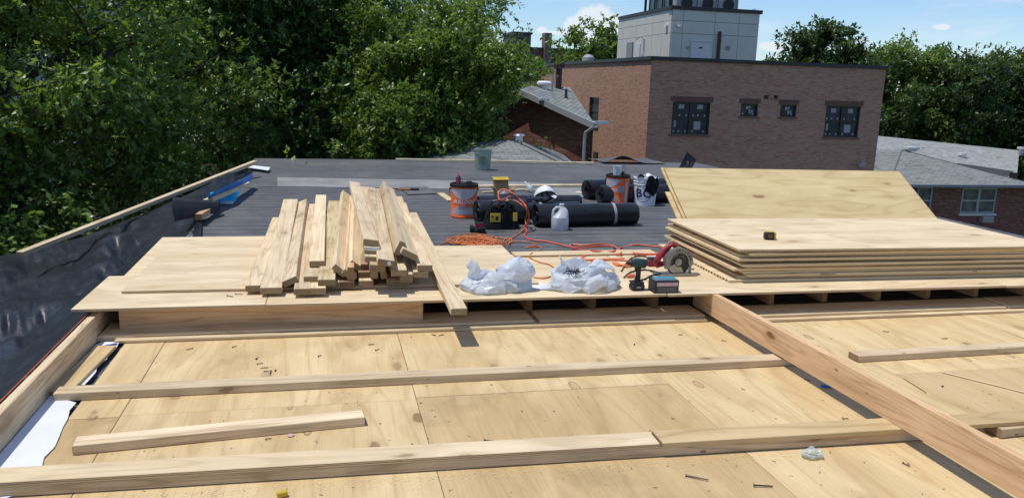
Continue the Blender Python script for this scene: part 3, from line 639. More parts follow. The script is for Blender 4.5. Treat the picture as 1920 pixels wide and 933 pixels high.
# lower hip roof in front
L_ = thing('low_house', 'low house whose grey-green shingle hip roof rises just behind the roof edge', 'house', (6, 20, GZ))
ap = atY(962, 262, 20.5); rr_ = atY(1112, 304, 17.6); lf = atY(840, 312, 17.6); rr_.z = lf.z = min(rr_.z, lf.z)-.25; bk = Vector((ap.x+2.6, 25.0, rr_.z)); bl = Vector((ap.x-3.5, 25, rr_.z))
mb = MB(); quad_uv(mb, [lf, rr_, ap]); quad_uv(mb, [rr_, bk, ap]); quad_uv(mb, [bk, bl, ap]); quad_uv(mb, [bl, lf, ap]); mb.build('roof', M_shingle, L_, world=True)
mb = MB(); mb.tube([ap+Vector((0, 0, .02)), rr_+Vector((0, 0, .02))], .05, 6); mb.build('hip_cap', M_shingle_l, L_, world=True)
mb = MB(); cs = [lf, rr_, bk, bl]; cen = sum(cs, Vector())/4
cs = [cen+(c-cen)*.93 for c in cs]
for k in range(4):
    a, b = cs[k], cs[(k+1) % 4]; Lw = (b-a).length
    mb.add([(a.x, a.y, GZ), (b.x, b.y, GZ), (b.x, b.y, a.z-.05), (a.x, a.y, a.z-.05)], [(0, 1, 2, 3)], [[(0, 0), (Lw, 0), (Lw, 6), (0, 6)]])
mb.build('wall', M_redbrick, L_, world=True)
mb = MB(); mb.lathe([(0, .14), (.13, .13), (.16, .09), (.1, .08), (.1, -.1)], 14); o = mb.build('roof_vent', M_whiteplast, smooth=40); o.location = ap+Vector((.12, -.15, .03)); tag(o, 'small white vent at the peak of the low grey-green roof', 'vent')

# ------------------------------------------------------------------ shingled house on the right
HY = 33.0
hz = atY(1810, 346, HY).z; hx0 = BX1+.5; 
Hs = thing('shingled_house', 'dark red brick house on the right with pale grey-green shingle roofs', 'house', (24, HY, GZ))
hp = atY(1691, 281, HY+4.2); he = atY(1912, 338, HY+.6)
e0 = Vector((hx0-3, HY-.35, hz)); e1 = Vector((he.x+.3, HY-.35, hz)); e2 = Vector((46, HY-.35, hz))
hipL = Vector((hp.x-4.2, HY-.35, hz)); top = Vector((hp.x, HY+4.2, hp.z))
tr = e1
mb = MB(); quad_uv(mb, [Vector((atY(1668, 344, HY-.35).x, HY-.35, hz)), e1, top]); mb.build('roof', M_shingle, Hs, world=True)
mb = MB(); quad_uv(mb, [Vector((hx0-5, HY-.35, hz)), Vector((atY(1668, 344, HY-.35).x, HY-.35, hz)), top, Vector((hx0-5, HY+4.2, hp.z+.05))]); mb.build('roof', M_shingle, Hs, world=True)
# big pale plane behind
b0 = atY(1600, 250, HY+9.5); b1 = atY(1911, 282, HY+9.5); b0.z = b1.z = (b0.z+b1.z)/2
b0 = atY(1600, 250, HY+9.5); b1 = atY(1911, 282, HY+9.5)
lo0 = Vector((b0.x-2, HY+.2, hz-.05)); lo1 = atY(1906, 342, HY+.2); lo1.z = hz-.05
mb = MB(); quad_uv(mb, [lo0, lo1, b1, b0]); mb.build('roof', M_shingle_l, Hs, world=True)
b2 = atY(2000, 285, HY+9.5); lo2 = Vector((46, HY-.3, hz+.02))
mb = MB(); quad_uv(mb, [Vector((lo1.x, lo1.y-.5, hz+.0)), lo2, Vector((46, HY+8, hz+3.6)), b1+Vector((0, -.5, .05))]); mb.build('roof', M_shingle, Hs, world=True)
mb = MB(); mb.bar(top+Vector((0, 0, .012)), e1+Vector((0, 0, .012)), .08, .02); mb.bar(top+Vector((0, 0, .012)), Vector((atY(1668, 344, HY-.35).x, HY-.35, hz+.012)), .06, .015); mb.build('hip_cap', M_shingle, Hs, world=True)
# white parapet step
q0 = atY(1795, 311, HY+2.6); q1 = atY(1898, 326, HY+1.2)
mb = MB(); mb.bar(q0, q1, .25, .30); mb.build('flashing', M_shingle_l, Hs, world=True)
mb = MB(); q = atY(1900, 333, HY+.9); mb.box(q, (.3, .2, .5)); mb.build('flashing_end', M_black, Hs, world=True)
mb = MB(); mb.box(((hx0-3+46)/2, HY-.42, hz-.02), (49-hx0, .14, .13)); mb.build('gutter', plain('grey_gutter', (.22, .24, .25), .45), Hs, world=True)
mb = MB(); holes = []
ww = [(1722, 350, 1744, 402), (1806, 352, 1864, 400), (1960, 352, 2010, 402)]
for (x0, y0, x1, y1) in ww:
    a = atY(x0, y0, HY); b = atY(x1, y1, HY); holes.append((a.x-hx0+6, b.z-GZ, b.x-hx0+6, a.z-GZ))
rect_wall(mb, (hx0-6, HY, GZ), (1, 0, 0), (0, 0, 1), 28, hz-GZ-.02, holes, .12, inward=Vector((0, 1, 0))); mb.build('wall', M_redbrick, Hs, world=True)
for i, h in enumerate(holes):
    sash(Hs, hx0-6+h[0], GZ+h[1], hx0-6+h[2], GZ+h[3], HY+.02, 1, i != 0, 20+i, fm=plain('grey_frame.%d' % i, (.36, .38, .37), .5), gm=M_glass2, stickers=False, fw=.09)
    mb = MB(); mb.box((hx0-6+(h[0]+h[2])/2, HY-.03, GZ+h[1]-.05), (h[2]-h[0]+.15, .1, .08)); mb.build('sill', M_whitep, Hs, world=True)
q = atY(1846, 410, HY); mb = MB(); mb.box((q.x, HY-.12, q.z), (.62, .25, .30))
for k in range(6): mb.box((q.x, HY-.255, q.z-.12+k*.048), (.54, .012, .02))
mb.build('air_conditioner', M_papergrey, Hs, world=True)
def roofpt(px, py): # on the pale plane
    nn = (lo1-lo0).cross(b1-lo0).normalized(); d = ray(px, py); t_ = (lo0-Vector((0, 0, HCAM))).dot(nn)/d.dot(nn); return Vector((0, 0, HCAM))+d*t_
for (px, py, typ, lab) in ((1678, 276, 'pipe', 'short black pipe leftmost on the pale grey roof'), (1728, 290, 'pipe', 'taller black pipe in the middle of the pale grey roof'), (1803, 300, 'cap', 'white capped vent on the pale grey roof with a dark base'), (1914, 288, 'cap', 'white vent at the right end of the pale roof ridge'), (1660, 275, 'low', 'flat white vent at the far left of the pale roof')):
    q = roofpt(px, py); mb = MB()
    if typ == 'pipe': mb.cyl((0, 0, -.1), (0, 0, .42 if px > 1700 else .2), .09, 10); mb.cyl((0, 0, 0), (0, 0, .05), .16, 10); o = mb.build('vent_pipe', M_black); cat = 'pipe'
    elif typ == 'cap': mb.cyl((0, 0, -.1), (0, 0, .28), .14, 12); mb.cyl((0, 0, .28), (0, 0, .40), .24, 12); o = mb.build('roof_vent', M_whitep); cat = 'vent'
    else: mb.cyl((0, 0, -.05), (0, 0, .1), .2, 12); mb.cyl((0, 0, .1), (0, 0, .12), .1, 12); o = mb.build('roof_vent', M_whitep); cat = 'vent'
    o.location = q; tag(o, lab, cat)
mb = MB(); mb.box((0, 0, .1), (.7, .5, .12)); mb.box((0, 0, .0), (.5, .36, .12)); o = mb.build('roof_vent', M_whitep); o.location = top+Vector((.45, -.1, .0)); tag(o, 'flat white box vent at the peak of the green-grey hip roof', 'vent')

# ------------------------------------------------------------------ far buildings
def simple_building(name, label, x0, y0, x1, y1, z1, wm, cols, rows, ww_, wh, z0w, roofm=None, sx=True, depth=12):
    T = thing(name, label, 'building', (x0, y0, GZ))
    holes = []; L = x1-x0; pitch = L/cols; 
    for r_ in range(rows):
        for c_ in range(cols):
            cx__ = pitch*(c_+.5); zt_ = z1-GZ-z0w-r_*3.0
            if zt_-wh > .5: holes.append((cx__-ww_/2, zt_-wh, cx__+ww_/2, zt_))
    mb = MB(); rect_wall(mb, (x0, y0, GZ), (1, 0, 0), (0, 0, 1), L, z1-GZ, holes, .2, inward=Vector((0, 1, 0)))
    for (O, U, LL) in (((x0, y0+depth, GZ), (0, -1, 0), depth), ((x1, y0, GZ), (0, 1, 0), depth)):
        rect_wall(mb, O, U, (0, 0, 1), LL, z1-GZ, [], .1, inward=Vector((0, 0, 0)))
    mb.build('wall', wm, T, world=True)
    mb = MB(); mb.box(((x0+x1)/2, y0+depth/2, z1-.02), (L+.3, depth+.3, .24)); mb.build('roof', roofm or M_coping, T, world=True)
    for h in holes: sash(T, x0+h[0], GZ+h[1], x0+h[2], GZ+h[3], y0+.1, 1, 0, 0, stickers=False, fm=M_darkmetal)
    return T
a = atY(-200, 100, 62); b = atY(274, 100, 62)
simple_building('apartment_tower', 'tall pale lilac-grey building seen through the trees at far left', a.x, 62, b.x, 62, 18, plain('pale_render', (.40, .39, .45), .8, .06, 1), 7, 7, 1.1, 1.5, 1.2, depth=14)
a = atY(969, 62, 88); b = atY(996, 62, 88)
simple_building('roof_block', 'small dark rooftop block with a window on the far brick building', atY(962, 62, 92).x, 92, atY(996, 62, 92).x, 92, atY(980, 62, 92).z, plain('grey_brown_render', (.14, .12, .11), .8), 1, 1, 1.0, 1.6, .6, depth=5)
FB = simple_building('far_brick_building', 'long low red brick building in the distance behind the brown one', atY(925, 90, 86).x, 86, atY(1160, 90, 86).x, 86, atY(1010, 91, 86).z, M_redbrick, 8, 2, 1.1, 1.3, 1.6, depth=10)
mb = MB(); q = atY(1029, 62, 85.5); mb.box((q.x, 86.2, (q.z+FB.location.z)/2+2), (.75, 1.3, (q.z-GZ)-4)); o = mb.build('chimney', M_redbrick, FB, world=True)
mb = MB(); q = atY(1040, 84, 85.8); mb.lathe([(.0, 0), (.25, .04), (.36, .15)], 16); mb.cyl((0, 0, -.5), (0, 0, 0), .03, 6); o = mb.build('satellite_dish', M_papergrey); o.location = (q.x, 86, q.z); tag(o, 'small grey satellite dish beside the far chimney', 'satellite dish')
# pale flat roofs glimpsed below the trees
for (px, Y, w__, d_, z_, lab) in ((420, 40, 14, 8, -1.9, 'low house with a pale grey roof behind the left trees'), (1820, 74, 30, 10, -2.2, 'pale flat-roofed house far behind the right-hand trees')):
    q = atY(px, 260, Y)
    T = thing('low_house', lab, 'house', (q.x, Y, GZ)); mb = MB(); rect_wall(mb, (q.x-w__/2, Y, GZ), (1, 0, 0), (0, 0, 1), w__, z_-GZ, [], .1, inward=Vector()); 
    for (O, U) in (((q.x-w__/2, Y+d_, GZ), (0, -1, 0)), ((q.x+w__/2, Y, GZ), (0, 1, 0))): rect_wall(mb, O, U, (0, 0, 1), d_, z_-GZ, [], .1, inward=Vector())
    mb.build('wall', M_brick, T, world=True)
    mb = MB(); quad_uv(mb, [(q.x-w__/2-.3, Y-.3, z_), (q.x+w__/2+.3, Y-.3, z_), (q.x+w__/2-2, Y+d_/2, z_+1.5), (q.x-w__/2+2, Y+d_/2, z_+1.5)]); quad_uv(mb, [(q.x+w__/2+.3, Y+d_, z_), (q.x-w__/2-.3, Y+d_, z_), (q.x-w__/2+2, Y+d_/2, z_+1.5), (q.x+w__/2-2, Y+d_/2, z_+1.5)]); mb.build('roof', M_shingle_l, T, world=True)

# ------------------------------------------------------------------ trees
def tree_mesh(seed, top, base, rad, nleaf, lsize, nlimb=12, spread=.42, shape=1.0, flat=.55, cone=False):
    """crown from z=base..top (0 = ground), trunk at origin. returns (bark MB, leaf arrays)"""
    rs = np.random.default_rng(seed); mbk = MB(); Hc = top-base
    tp = [np.array([0, 0, 0.])]; 
    for k in range(1, 8): tp.append(np.array([rs.normal(0, .12)*k**.5, rs.normal(0, .12)*k**.5, top*.86*k/7]))
    r0 = .017*top+.06; mbk.tube(tp, [r0*(1-.11*k) for k in range(8)], 9)
    cents = []; wts = []
    for i in range(nlimb):
        h = base*.75+(top*.86-base*.75)*(i+.5)/nlimb; k = h/(top*.86)*7; p0 = tp[int(k)]*(1-k % 1)+tp[min(7, int(k)+1)]*(k % 1)
        f = (h-base*.75)/(top-base*.75); env = rad*((1.12-.72*f) if cone else (math.sin(min(1, max(.12, (f*.9+.18)))*math.pi)**.6))*shape
        a = i*2.4+rs.normal(0, .35); L = env*rs.uniform(.75, 1.08); up = rs.uniform(.15, .6)+f*.55
        pts = [p0]; d = np.array([math.cos(a), math.sin(a), up]); d /= np.linalg.norm(d)
        n = 6
        for q in range(n):
            d = d+rs.normal(0, .13, 3)+np.array([0, 0, .02]); d /= np.linalg.norm(d); pts.append(pts[-1]+d*L/n)
        rl = r0*.42*(1-f*.5); mbk.tube(pts, [rl*(1-.13*q) for q in range(n+1)], 6)
        for q in range(2, n+1):
            for s_ in range(3):
                a2 = a+rs.uniform(-1.5, 1.5); d2 = np.array([math.cos(a2), math.sin(a2), rs.uniform(-.15, .8)]); d2 /= np.linalg.norm(d2)
                L2 = rad*rs.uniform(.18, .42); e = pts[q]+d2*L2; mid = pts[q]+d2*L2*.5+rs.normal(0, .06, 3)
                mbk.tube([pts[q], mid, e], [rl*.42, rl*.26, .010], 4, cap=False)
                for c in (mid, e, e+rs.normal(0, .25, 3)): cents.append(c); wts.append(rs.uniform(.5, 1.5))
    for q in range(10): cents.append(tp[7]+rs.normal(0, .3, 3)*np.array([1, 1, .8])*rad*.3+np.array([0, 0, (top-tp[7][2])*rs.uniform(0, 1)])); wts.append(1)
    cents = np.array(cents); wts = np.array(wts); wts /= wts.sum()
    # leaves grow in rosettes of seven round a twig tip
    K = 7; nr_ = nleaf//K; cs = spread*rs.uniform(.5, 1.35, len(cents))*rad/4
    ridx = rs.choice(len(cents), nr_, p=wts); roff = rs.normal(0, 1, (nr_, 3))*cs[ridx][:, None]*np.array([1, 1, flat]); rp = cents[ridx]+roff
    out = roff/(np.linalg.norm(roff, axis=1)[:, None]+1e-6)+rs.normal(0, .45, (nr_, 3))+np.array([0, 0, .25]); out /= np.linalg.norm(out, axis=1)[:, None]
    n_all = nr_*K; pos = np.repeat(rp, K, 0)+rs.normal(0, lsize*.25, (n_all, 3)); od = np.repeat(out, K, 0)
    ax = od*.55+rs.normal(0, .75, (n_all, 3))-np.array([0, 0, .12]); ax /= np.linalg.norm(ax, axis=1)[:, None]
    ctint = rs.uniform(0, 1, len(cents))**1.3
    tint = np.clip(np.repeat(ctint[ridx]*.62+rs.uniform(0, .22, nr_)+.13*(roff[:, 2]/cs[ridx]), K)+rs.uniform(-.05, .2, n_all), 0, 1)  # clump tones vary; upper leaves lighter, sunlit clump tops put into the colour
    nr = rs.normal(0, .5, (n_all, 3))+od*.6+np.array([0, 0, .9]); sd_ = np.cross(ax, nr); sd_ /= np.linalg.norm(sd_, axis=1)[:, None]+1e-9
    up = np.cross(sd_, ax); sz = lsize*1.25*rs.uniform(.5, 1.3, n_all)[:, None]
    v0 = pos; v1 = pos+ax*sz*.42+sd_*sz*.27-up*sz*.08; v2 = pos+ax*sz-up*sz*.05; v3 = pos+ax*sz*.42-sd_*sz*.27-up*sz*.08
    V = np.stack([v0, v1, v2, v3], 1).reshape(-1, 3)
    return mbk, V, tint
def leaf_object(name, V, tint, m_, parent):
    me = bpy.data.meshes.new(name); n = len(tint)
    me.vertices.add(4*n); me.vertices.foreach_set('co', V.astype(np.float32).ravel())
    me.loops.add(6*n); me.polygons.add(2*n)
    b = (np.arange(n)*4)[:, None]; li = (b+np.array([0, 1, 2, 0, 2, 3])).ravel()
    me.loops.foreach_set('vertex_index', li.astype(np.int32)); me.polygons.foreach_set('loop_start', (np.arange(2*n)*3).astype(np.int32))
    try: me.polygons.foreach_set('loop_total', np.full(2*n, 3, np.int32))
    except Exception: pass
    me.update(calc_edges=True)
    at = me.attributes.new('tint', 'FLOAT', 'FACE'); at.data.foreach_set('value', np.repeat(tint, 2).astype(np.float32))
    me.materials.append(m_); o = bpy.data.objects.new(name, me); C.objects.link(o); o.parent = parent; return o
protos = {}
def tree(key, label, px, Y, rotz=0.0, scale=1.0, group=None, seed=0, top=14, base=4, rad=4, nleaf=40000, lsize=.13, m_=None, **kw):
    q = atY(px, 200, Y); T = thing('tree', label, 'tree', (q.x, Y, GZ), rotz, group); T.scale = (scale,)*3
    if key in protos:
        for s_ in protos[key]:
            c = s_.copy(); C.objects.link(c); c.parent = T
            if m_ and s_.name.startswith('crown') and c.data.materials[0] != m_:
                c.material_slots[0].link = 'OBJECT'; c.material_slots[0].material = m_
    else:
        bk, V, ti = tree_mesh(seed, top, base, rad, nleaf, lsize, **kw)
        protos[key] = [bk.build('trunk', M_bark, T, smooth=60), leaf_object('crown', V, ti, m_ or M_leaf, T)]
    return T
GL = 'big trees behind the roof on the left'
tree('A', 'dark green tree at the far left, its crown hanging behind the black tarp', -5, 17.5, 0, 1, GL, 11, 12.6, 3.0, 4.8, 95000, .10, M_leaf, nlimb=24, cone=True, spread=.30)
tree('B', 'broad dark tree, second from the left, its limbs over the tarp corner', 415, 25, 0, 1, GL, 12, 13.6, 4.9, 5.4, 100000, .115, M_leaf, nlimb=24, cone=True, spread=.28)
tree('C', 'tall dark tree with a thick forked trunk left of the bright green one', 545, 27, 0, 1, GL, 13, 14.2, 6.2, 4.1, 130000, .115, M_leaf_c, nlimb=24, cone=True, spread=.28)
tree('D', 'bright yellow-green tree standing right behind the roof edge', 785, 22.6, 0, 1, GL, 14, 10.8, 4.2, 3.05, 130000, .10, M_leaf_b, nlimb=24, cone=True, spread=.32)
tree('B', 'tall blue-green tree rising behind the bright green one', 800, 33, 2.0, .88, GL, m_=M_leaf_c)
tree('C', 'dark tree farther back between the forked one and its left neighbour', 440, 52, 2.5, 1.1, GL)
tree('A', 'dark tree behind the forked-trunk tree, near the bright one', 690, 34, 4.1, 1.0, GL)
tree('D', 'small round tree in front of the far brick building left of its chimney', 958, 38, 1.0, .80, GL, m_=M_leaf)
tree('A', 'dark tree at the left edge, mostly outside the picture', -260, 16, 3.0, .95, GL)
tree('E', 'thin open tree against the white cloud left of the penthouse', 1085, 60, 0, 1, 'open trees behind the brown brick building', 15, 13.6, 5.5, 2.6, 7000, .26, M_leaf_b, nlimb=12, spread=.5)
tree('E', 'thin open tree touching the left side of the penthouse', 1140, 62, 2.2, 1.04, 'open trees behind the brown brick building')
GR = 'trees along the skyline on the right'
tree('F', 'tallest pointed tree on the skyline right of the penthouse', 1535, 52, 0, .96, GR, 16, 14.6, 4.5, 3.6, 26000, .25, M_leaf_d, nlimb=16)
tree('F', 'low tree beside the left foot of the tallest pointed one', 1480, 54, 2.0, .80, GR)
tree('G', 'broad tree right of the tallest pointed one', 1625, 50, 0, .83, GR, 17, 14.2, 2.6, 4.4, 34000, .25, M_leaf_d, nlimb=18)
tree('G', 'tree with a knobbly top behind the corner of the brown brick building', 1690, 53, 1.3, .90, GR, m_=M_leaf)
tree('F', 'narrow tree standing between two broad ones on the right skyline', 1745, 56, 2.9, .88, GR)
tree('G', 'broad dark tree behind the pale shingle roof', 1790, 50, 2.6, .83, GR)
tree('G', 'tree above the white capped roof vent on the right', 1850, 54, 4.0, .87, GR, m_=M_leaf)
tree('F', 'pointed tree near the right edge of the skyline', 1890, 52, 4.4, .86, GR)
tree('G', 'broad tree at the right edge of the picture', 1950, 50, 5.1, .84, GR)
tree('F', 'small tree top peeping over the brick roof near the penthouse', 1432, 72, 1.0, .75, GR)
tree('G', 'tree outside the right edge, only its left leaves in view', 2080, 52, .6, .95, GR)
def fill(px, Y, r, h, n, lab, grp, seed, m_=None):
    q = atY(px, 200, Y); T = thing('shrub', lab, 'shrub', (q.x, Y, GZ), 0, grp)
    rs = np.random.default_rng(seed); cents = rs.uniform(-1, 1, (60, 3))*np.array([r, r*.8, h/2])+np.array([0, 0, h/2])
    bk = MB()
    for c in cents[::3]: bk.tube([(c[0]*.1, c[1]*.1, 0), tuple(c*np.array([.6, .6, .6])), tuple(c)], [.05, .03, .01], 4, cap=False)
    bk.build('stem', M_bark, T)
    idx = rs.integers(0, 60, n); pos = cents[idx]+rs.normal(0, .55, (n, 3)); V = []
    a = rs.uniform(0, 6.28, n); ax = np.stack([np.cos(a), np.sin(a), rs.normal(0, .5, n)], 1); nr = rs.normal(0, .6, (n, 3))+np.array([0, 0, 1.]); sd_ = np.cross(ax, nr); sd_ /= np.linalg.norm(sd_, axis=1)[:, None]
    sz = .095*rs.uniform(.6, 1.3, n)[:, None]; V = np.stack([pos, pos+ax*sz*.45+sd_*sz*.38, pos+ax*sz, pos+ax*sz*.45-sd_*sz*.38], 1).reshape(-1, 3)
    leaf_object('crown', V, np.clip(rs.uniform(0, .6, 60)[idx]+rs.uniform(0, .3, n), 0, 1), m_ or M_leaf, T)
GS = 'tall shrubs under the left trees'
fill(20, 15, 2.2, 5.6, 52000, 'dark shrub under the leftmost tree, behind the tarp', GS, 31)
fill(190, 18.5, 2.2, 5.4, 46000, 'dark shrub behind the middle of the long rail board', GS, 32)
fill(800, 21.5, 1.6, 5.2, 16000, 'shrub at the foot of the bright green tree', GS, 34, M_leaf_b)
fill(-150, 13.5, 2.2, 5.8, 38000, 'shrub beyond the left edge of the tarp', GS, 35)
# ------------------------------------------------------------------ the lower plywood deck we look across
def sheet(name, x0, x1, y0, y1, z, th, m_, rot=0.0, kind=None, label=None, cat=None, group=None, parent=None, alongY=False, tilt=(0, 0), bevel=.0015, nick=None):
    """plywood sheet, z = underside; built in its own coordinates (x = long grain)"""
    L, Wd = (x1-x0, y1-y0)
    mb = MB()
    if alongY: L, Wd = Wd, L
    mb.box((0, 0, th/2), (L, Wd, th)); o = mb.build(name, m_, bevel=bevel)
    o.rotation_euler = (tilt[0], tilt[1], rot+(math.pi/2 if alongY else 0)); o.location = ((x0+x1)/2, (y0+y1)/2, z)
    if parent is not None:
        o.parent = parent; o.location -= parent.location
    if kind: o['kind'] = kind
    return tag(o, label, cat, group)
deck = bpy.data.objects.new('deck', None); C.objects.link(deck); deck['kind'] = 'structure'; deck.location = (0, 0, 0)
g_ = .0024
XS = [-1.05, -.85, .386, 1.62, 2.86, 4.10, 5.34, 6.58]
rows = {0: [(-2.0, 1.0), (1.0, 3.43), (3.43, 4.74)], 1: [(-2.0, 1.05), (1.05, 3.44), (3.44, 4.74)], 2: [(-2.0, 1.0), (1.0, 3.46), (3.46, 4.74)], 3: [(-2.0, 2.2), (2.2, 4.74)], 4: [(-2.0, 1.0), (1.0, 3.42), (3.42, 4.74)], 5: [(-2, .5), (.5, 2.94), (2.94, 4.74)], 6: [(-2, 1), (1, 3.4), (3.4, 4.74)]}
M_floor_x = wood('plywood_weathered_cross', (.56, .41, .21), (.68, .51, .28), (.42, .28, .13), (.9, 5.5, 5), 11, .40, .55, None, .75, .16, .30, .30, axis=0, knotcol=(.24, .15, .075))
for c_, rr_ in rows.items():
    for k, (a, b) in enumerate(rr_):
        m_ = M_floor_dark if (c_ == 2 and k == 1) or (c_ == 0 and k == 1) or (c_ == 4 and k == 1) else M_floor
        if m_ is M_floor_dark: mm = (M_floor_dark_y)if False else M_floor_dark
        th = .016+random.choice((0, .001, .0018))
        o = sheet('plywood_panel', XS[c_]+g_/2, XS[c_+1]-g_/2, a+g_/2, b-g_/2, .0, th, m_, parent=deck, alongY=True)
TOPZ = .018
def stick(name, N, F, w_, h_, m_, label, cat='board', group=None, roll=0.0, L=None, parent=None, bevel=.0025, kind=None, zoff=0.0):
    """timber whose TOP centre line starts at N and runs towards F; own coordinates, x along it"""
    N = Vector(N); F = Vector(F); x = (F-N); 
    if L is None: L = x.length
    x.normalize(); y = Vector((0, 0, 1)).cross(x).normalized(); z = x.cross(y)
    if roll:
        q = Matrix.Rotation(roll, 3, x); y = q @ y; z = q @ z
    mb = MB(); mb.box((L/2, 0, -h_/2), (L, w_, h_)); 
    M = Matrix((x, y, z)).transposed().to_4x4(); M.translation = N
    o = mb.build(name, m_, bevel=bevel); 
    if parent is not None: o.parent = parent; o.matrix_parent_inverse = Matrix.Translation(-parent.location)
    o.matrix_world = M if parent is None else M
    if parent is not None: o.matrix_parent_inverse = Matrix.Identity(4); o.matrix_basis = Matrix.Translation(-parent.location) @ M
    if kind: o['kind'] = kind
    return tag(o, label, cat, group)
# rim beam at the left edge with its orange string
stick('rim_beam', (-1.215, 1.6, .155), (-1.215, 6.4, .155), .04, .158, M_fir if False else M_stud2, 'brown timber on edge along the left rim beside the black tarp', 'beam')
mb = MB(); mb.tube([(-1.243, 1.6, .158), (-1.243, 3.2, .157), (-1.243, 4.6, .158)], .0022, 5); o = mb.build('chalk_line', M_redcord); tag(o, 'thin red string stretched along the outer top of the left rim beam', 'string')
# flat bars across the deck
def xbar(px0, py0, px1, py1, z1, w_, h_, m_, lab, cat='board', group=None, ylock=None, name='floor_batten'):
    a = atZ(px0, py0, z1-h_); b = atZ(px1, py1, z1-h_); a.y += w_/2; b.y += w_/2; a.z = b.z = z1
    return stick(name, a, b, w_, h_, m_, lab, cat, group)
GB = 'battens laid across the plywood deck'
xbar(100, 753, 1506, 684, TOPZ+.038, .089, .038, M_stud, 'long pale batten across the middle of the deck, ending under the diagonal joist', group=GB)
xbar(-60, 936, 1772, 822, TOPZ+.038, .110, .038, M_stud2, 'long grey-sided batten nearest the bottom of the picture, under plywood strips', group=GB)
a = atZ(-60, 936, TOPZ); b = atZ(1240, 866, TOPZ); c = atZ(1772, 822, TOPZ)
def yb(x): return a.y+(c.y-a.y)*(x-a.x)/(c.x-a.x)
xm = atZ(1252, 845, .07).x; 
stick('plywood_strip', (a.x, yb(a.x)+.054, TOPZ+.038+.0185), (xm-.004, yb(xm)+.054, TOPZ+.038+.0185), .112, .018, M_ply, 'narrow plywood strip on the nearest batten, left of the butt joint', 'plywood strip', 'plywood strips on the nearest batten')
xe = atZ(1790, 800, .075).x
stick('plywood_strip', (xm+.002, yb(xm)+.050, TOPZ+.038+.0225), (xe, yb(xe)+.050, TOPZ+.038+.0225), .115, .022, M_floor_x, 'golden plywood strip on the nearest batten, right of the butt joint', 'plywood strip', 'plywood strips on the nearest batten')
x2 = atZ(2050, 780, .1).x
p0 = atZ(1790, 805, .075); p1 = atZ(1960, 790, .075)
stick('plywood_strip', (xe+.01, p0.y+.08, .0805), (x2, p1.y+.06, .0805), .11, .020, M_floor_x, 'golden plywood strip right of the diagonal joist, propped on a short block', 'plywood strip', 'plywood strips on the nearest batten')
q = atZ(1875, 822, TOPZ); stick('wood_block', (q.x, q.y+.045, .060), (q.x+.5, q.y+.07, .060), .089, .040, M_stud, 'short pale block under the golden strip at the right edge', 'block')
xbar(134, 854, 683, 798, TOPZ+.038, .085, .040, M_stud2, 'loose weathered grey two-by-four lying slanted on the left part of the deck', group=None, name='loose_board')
xbar(1608, 679, 1990, 657, TOPZ+.036, .085, .036, M_stud2, 'loose grey board on the deck at the right, its square end showing', group=None, name='loose_board')
# small blocks beside the rim beam
q = atZ(122, 738, TOPZ); stick('wood_block', (q.x-.02, q.y-.02, TOPZ+.02), (q.x+.02, q.y+.62, TOPZ+.02), .10, .02, M_floor_x, 'short brown board lying along the rim beam beside the blue-printed paper', 'board')
q = atZ(205, 640, TOPZ); stick('wood_block', (q.x-.11, q.y+.05, TOPZ+.028), (q.x+.13, q.y+.05, TOPZ+.028), .09, .028, M_stud, 'small pale block in the corner by the rim beam and plywood ledge', 'block')
# the big joist running diagonally in the picture
jn = atZ(2060, 970, .235); jf = Vector((2.345, 4.47, .187))
jb0 = Vector((2.31, 1.2, .245)); 
JT = stick('joist', (2.315, 1.2, .240), (2.345, 4.70, .190), .038, .140, M_fir, 'long orange-brown joist set on edge, running from the platform to the right foreground', 'joist')
# ledge strips (three layers of ply) in front of the platform
GLg = 'plywood strips stacked as a ledge under the platform'
def ledge(x0, x1, y, z, w_, m_, lab): return stick('ledge_strip', (x0, y+w_/2, z), (x1, y+w_/2, z), w_, .0165, m_, lab, 'plywood strip', GLg)
ledge(-1.10, 2.30, 4.425, TOPZ+.017, .30, M_ply_stack, 'lower ledge strip left of the diagonal joist')
ledge(2.37, 6.4, 4.365, TOPZ+.017, .30, M_ply_stack, 'lower ledge strip right of the diagonal joist')
ledge(-1.18, 1.20, 4.475, TOPZ+.0345, .235, M_ply_stack, 'upper ledge strip on the left, ending short of the diagonal joist')
ledge(1.23, 2.30, 4.46, TOPZ+.0345, .235, M_ply, 'short upper ledge strip just left of the diagonal joist')
ledge(2.37, 4.5, 4.405, TOPZ+.0345, .235, M_ply_stack, 'upper ledge strip just right of the diagonal joist')
ledge(4.52, 6.4, 4.415, TOPZ+.0345, .235, M_ply, 'upper ledge strip at the far right')
LZ = TOPZ+.0345
# platform joists on edge, 16 inch centres
GJ = 'joist ends showing under the raised plywood platform'
PZ = .182     # top of joists
xs_j = [.81, 1.215, 1.63, 2.04, 2.86, 3.27, 3.68, 4.08, 4.48, 4.90]
lab_j = {.81: 'joist end under the slanting lone board', 1.215: 'joist end below the left white bag', 1.63: 'joist end below the right white bag', 2.04: 'joist end below the cordless drill and dark screw box', 2.86: 'first joist end right of the long diagonal joist', 3.27: 'second joist end right of the long diagonal joist', 3.68: 'third joist end right of the long diagonal joist', 4.08: 'fourth joist end right of the long diagonal joist', 4.48: 'fifth joist end right of the long diagonal joist', 4.9: 'sixth joist end right of the long diagonal joist', 5.3: 'seventh joist end right of the long diagonal joist'}
for i, x in enumerate(xs_j):
    y0 = 4.655+random.uniform(-.02, .02)
    stick('platform_joist', (x, y0, PZ), (x+random.uniform(-.01, .01), 6.45 if x < .7 else 5.62, PZ), .038, .128, M_cavity if x < 2.5 else M_fir, lab_j.get(x, 'joist hidden under the left part of the plywood platform' if x < .7 else 'joist under the far right of the plywood platform'), 'joist', GJ)
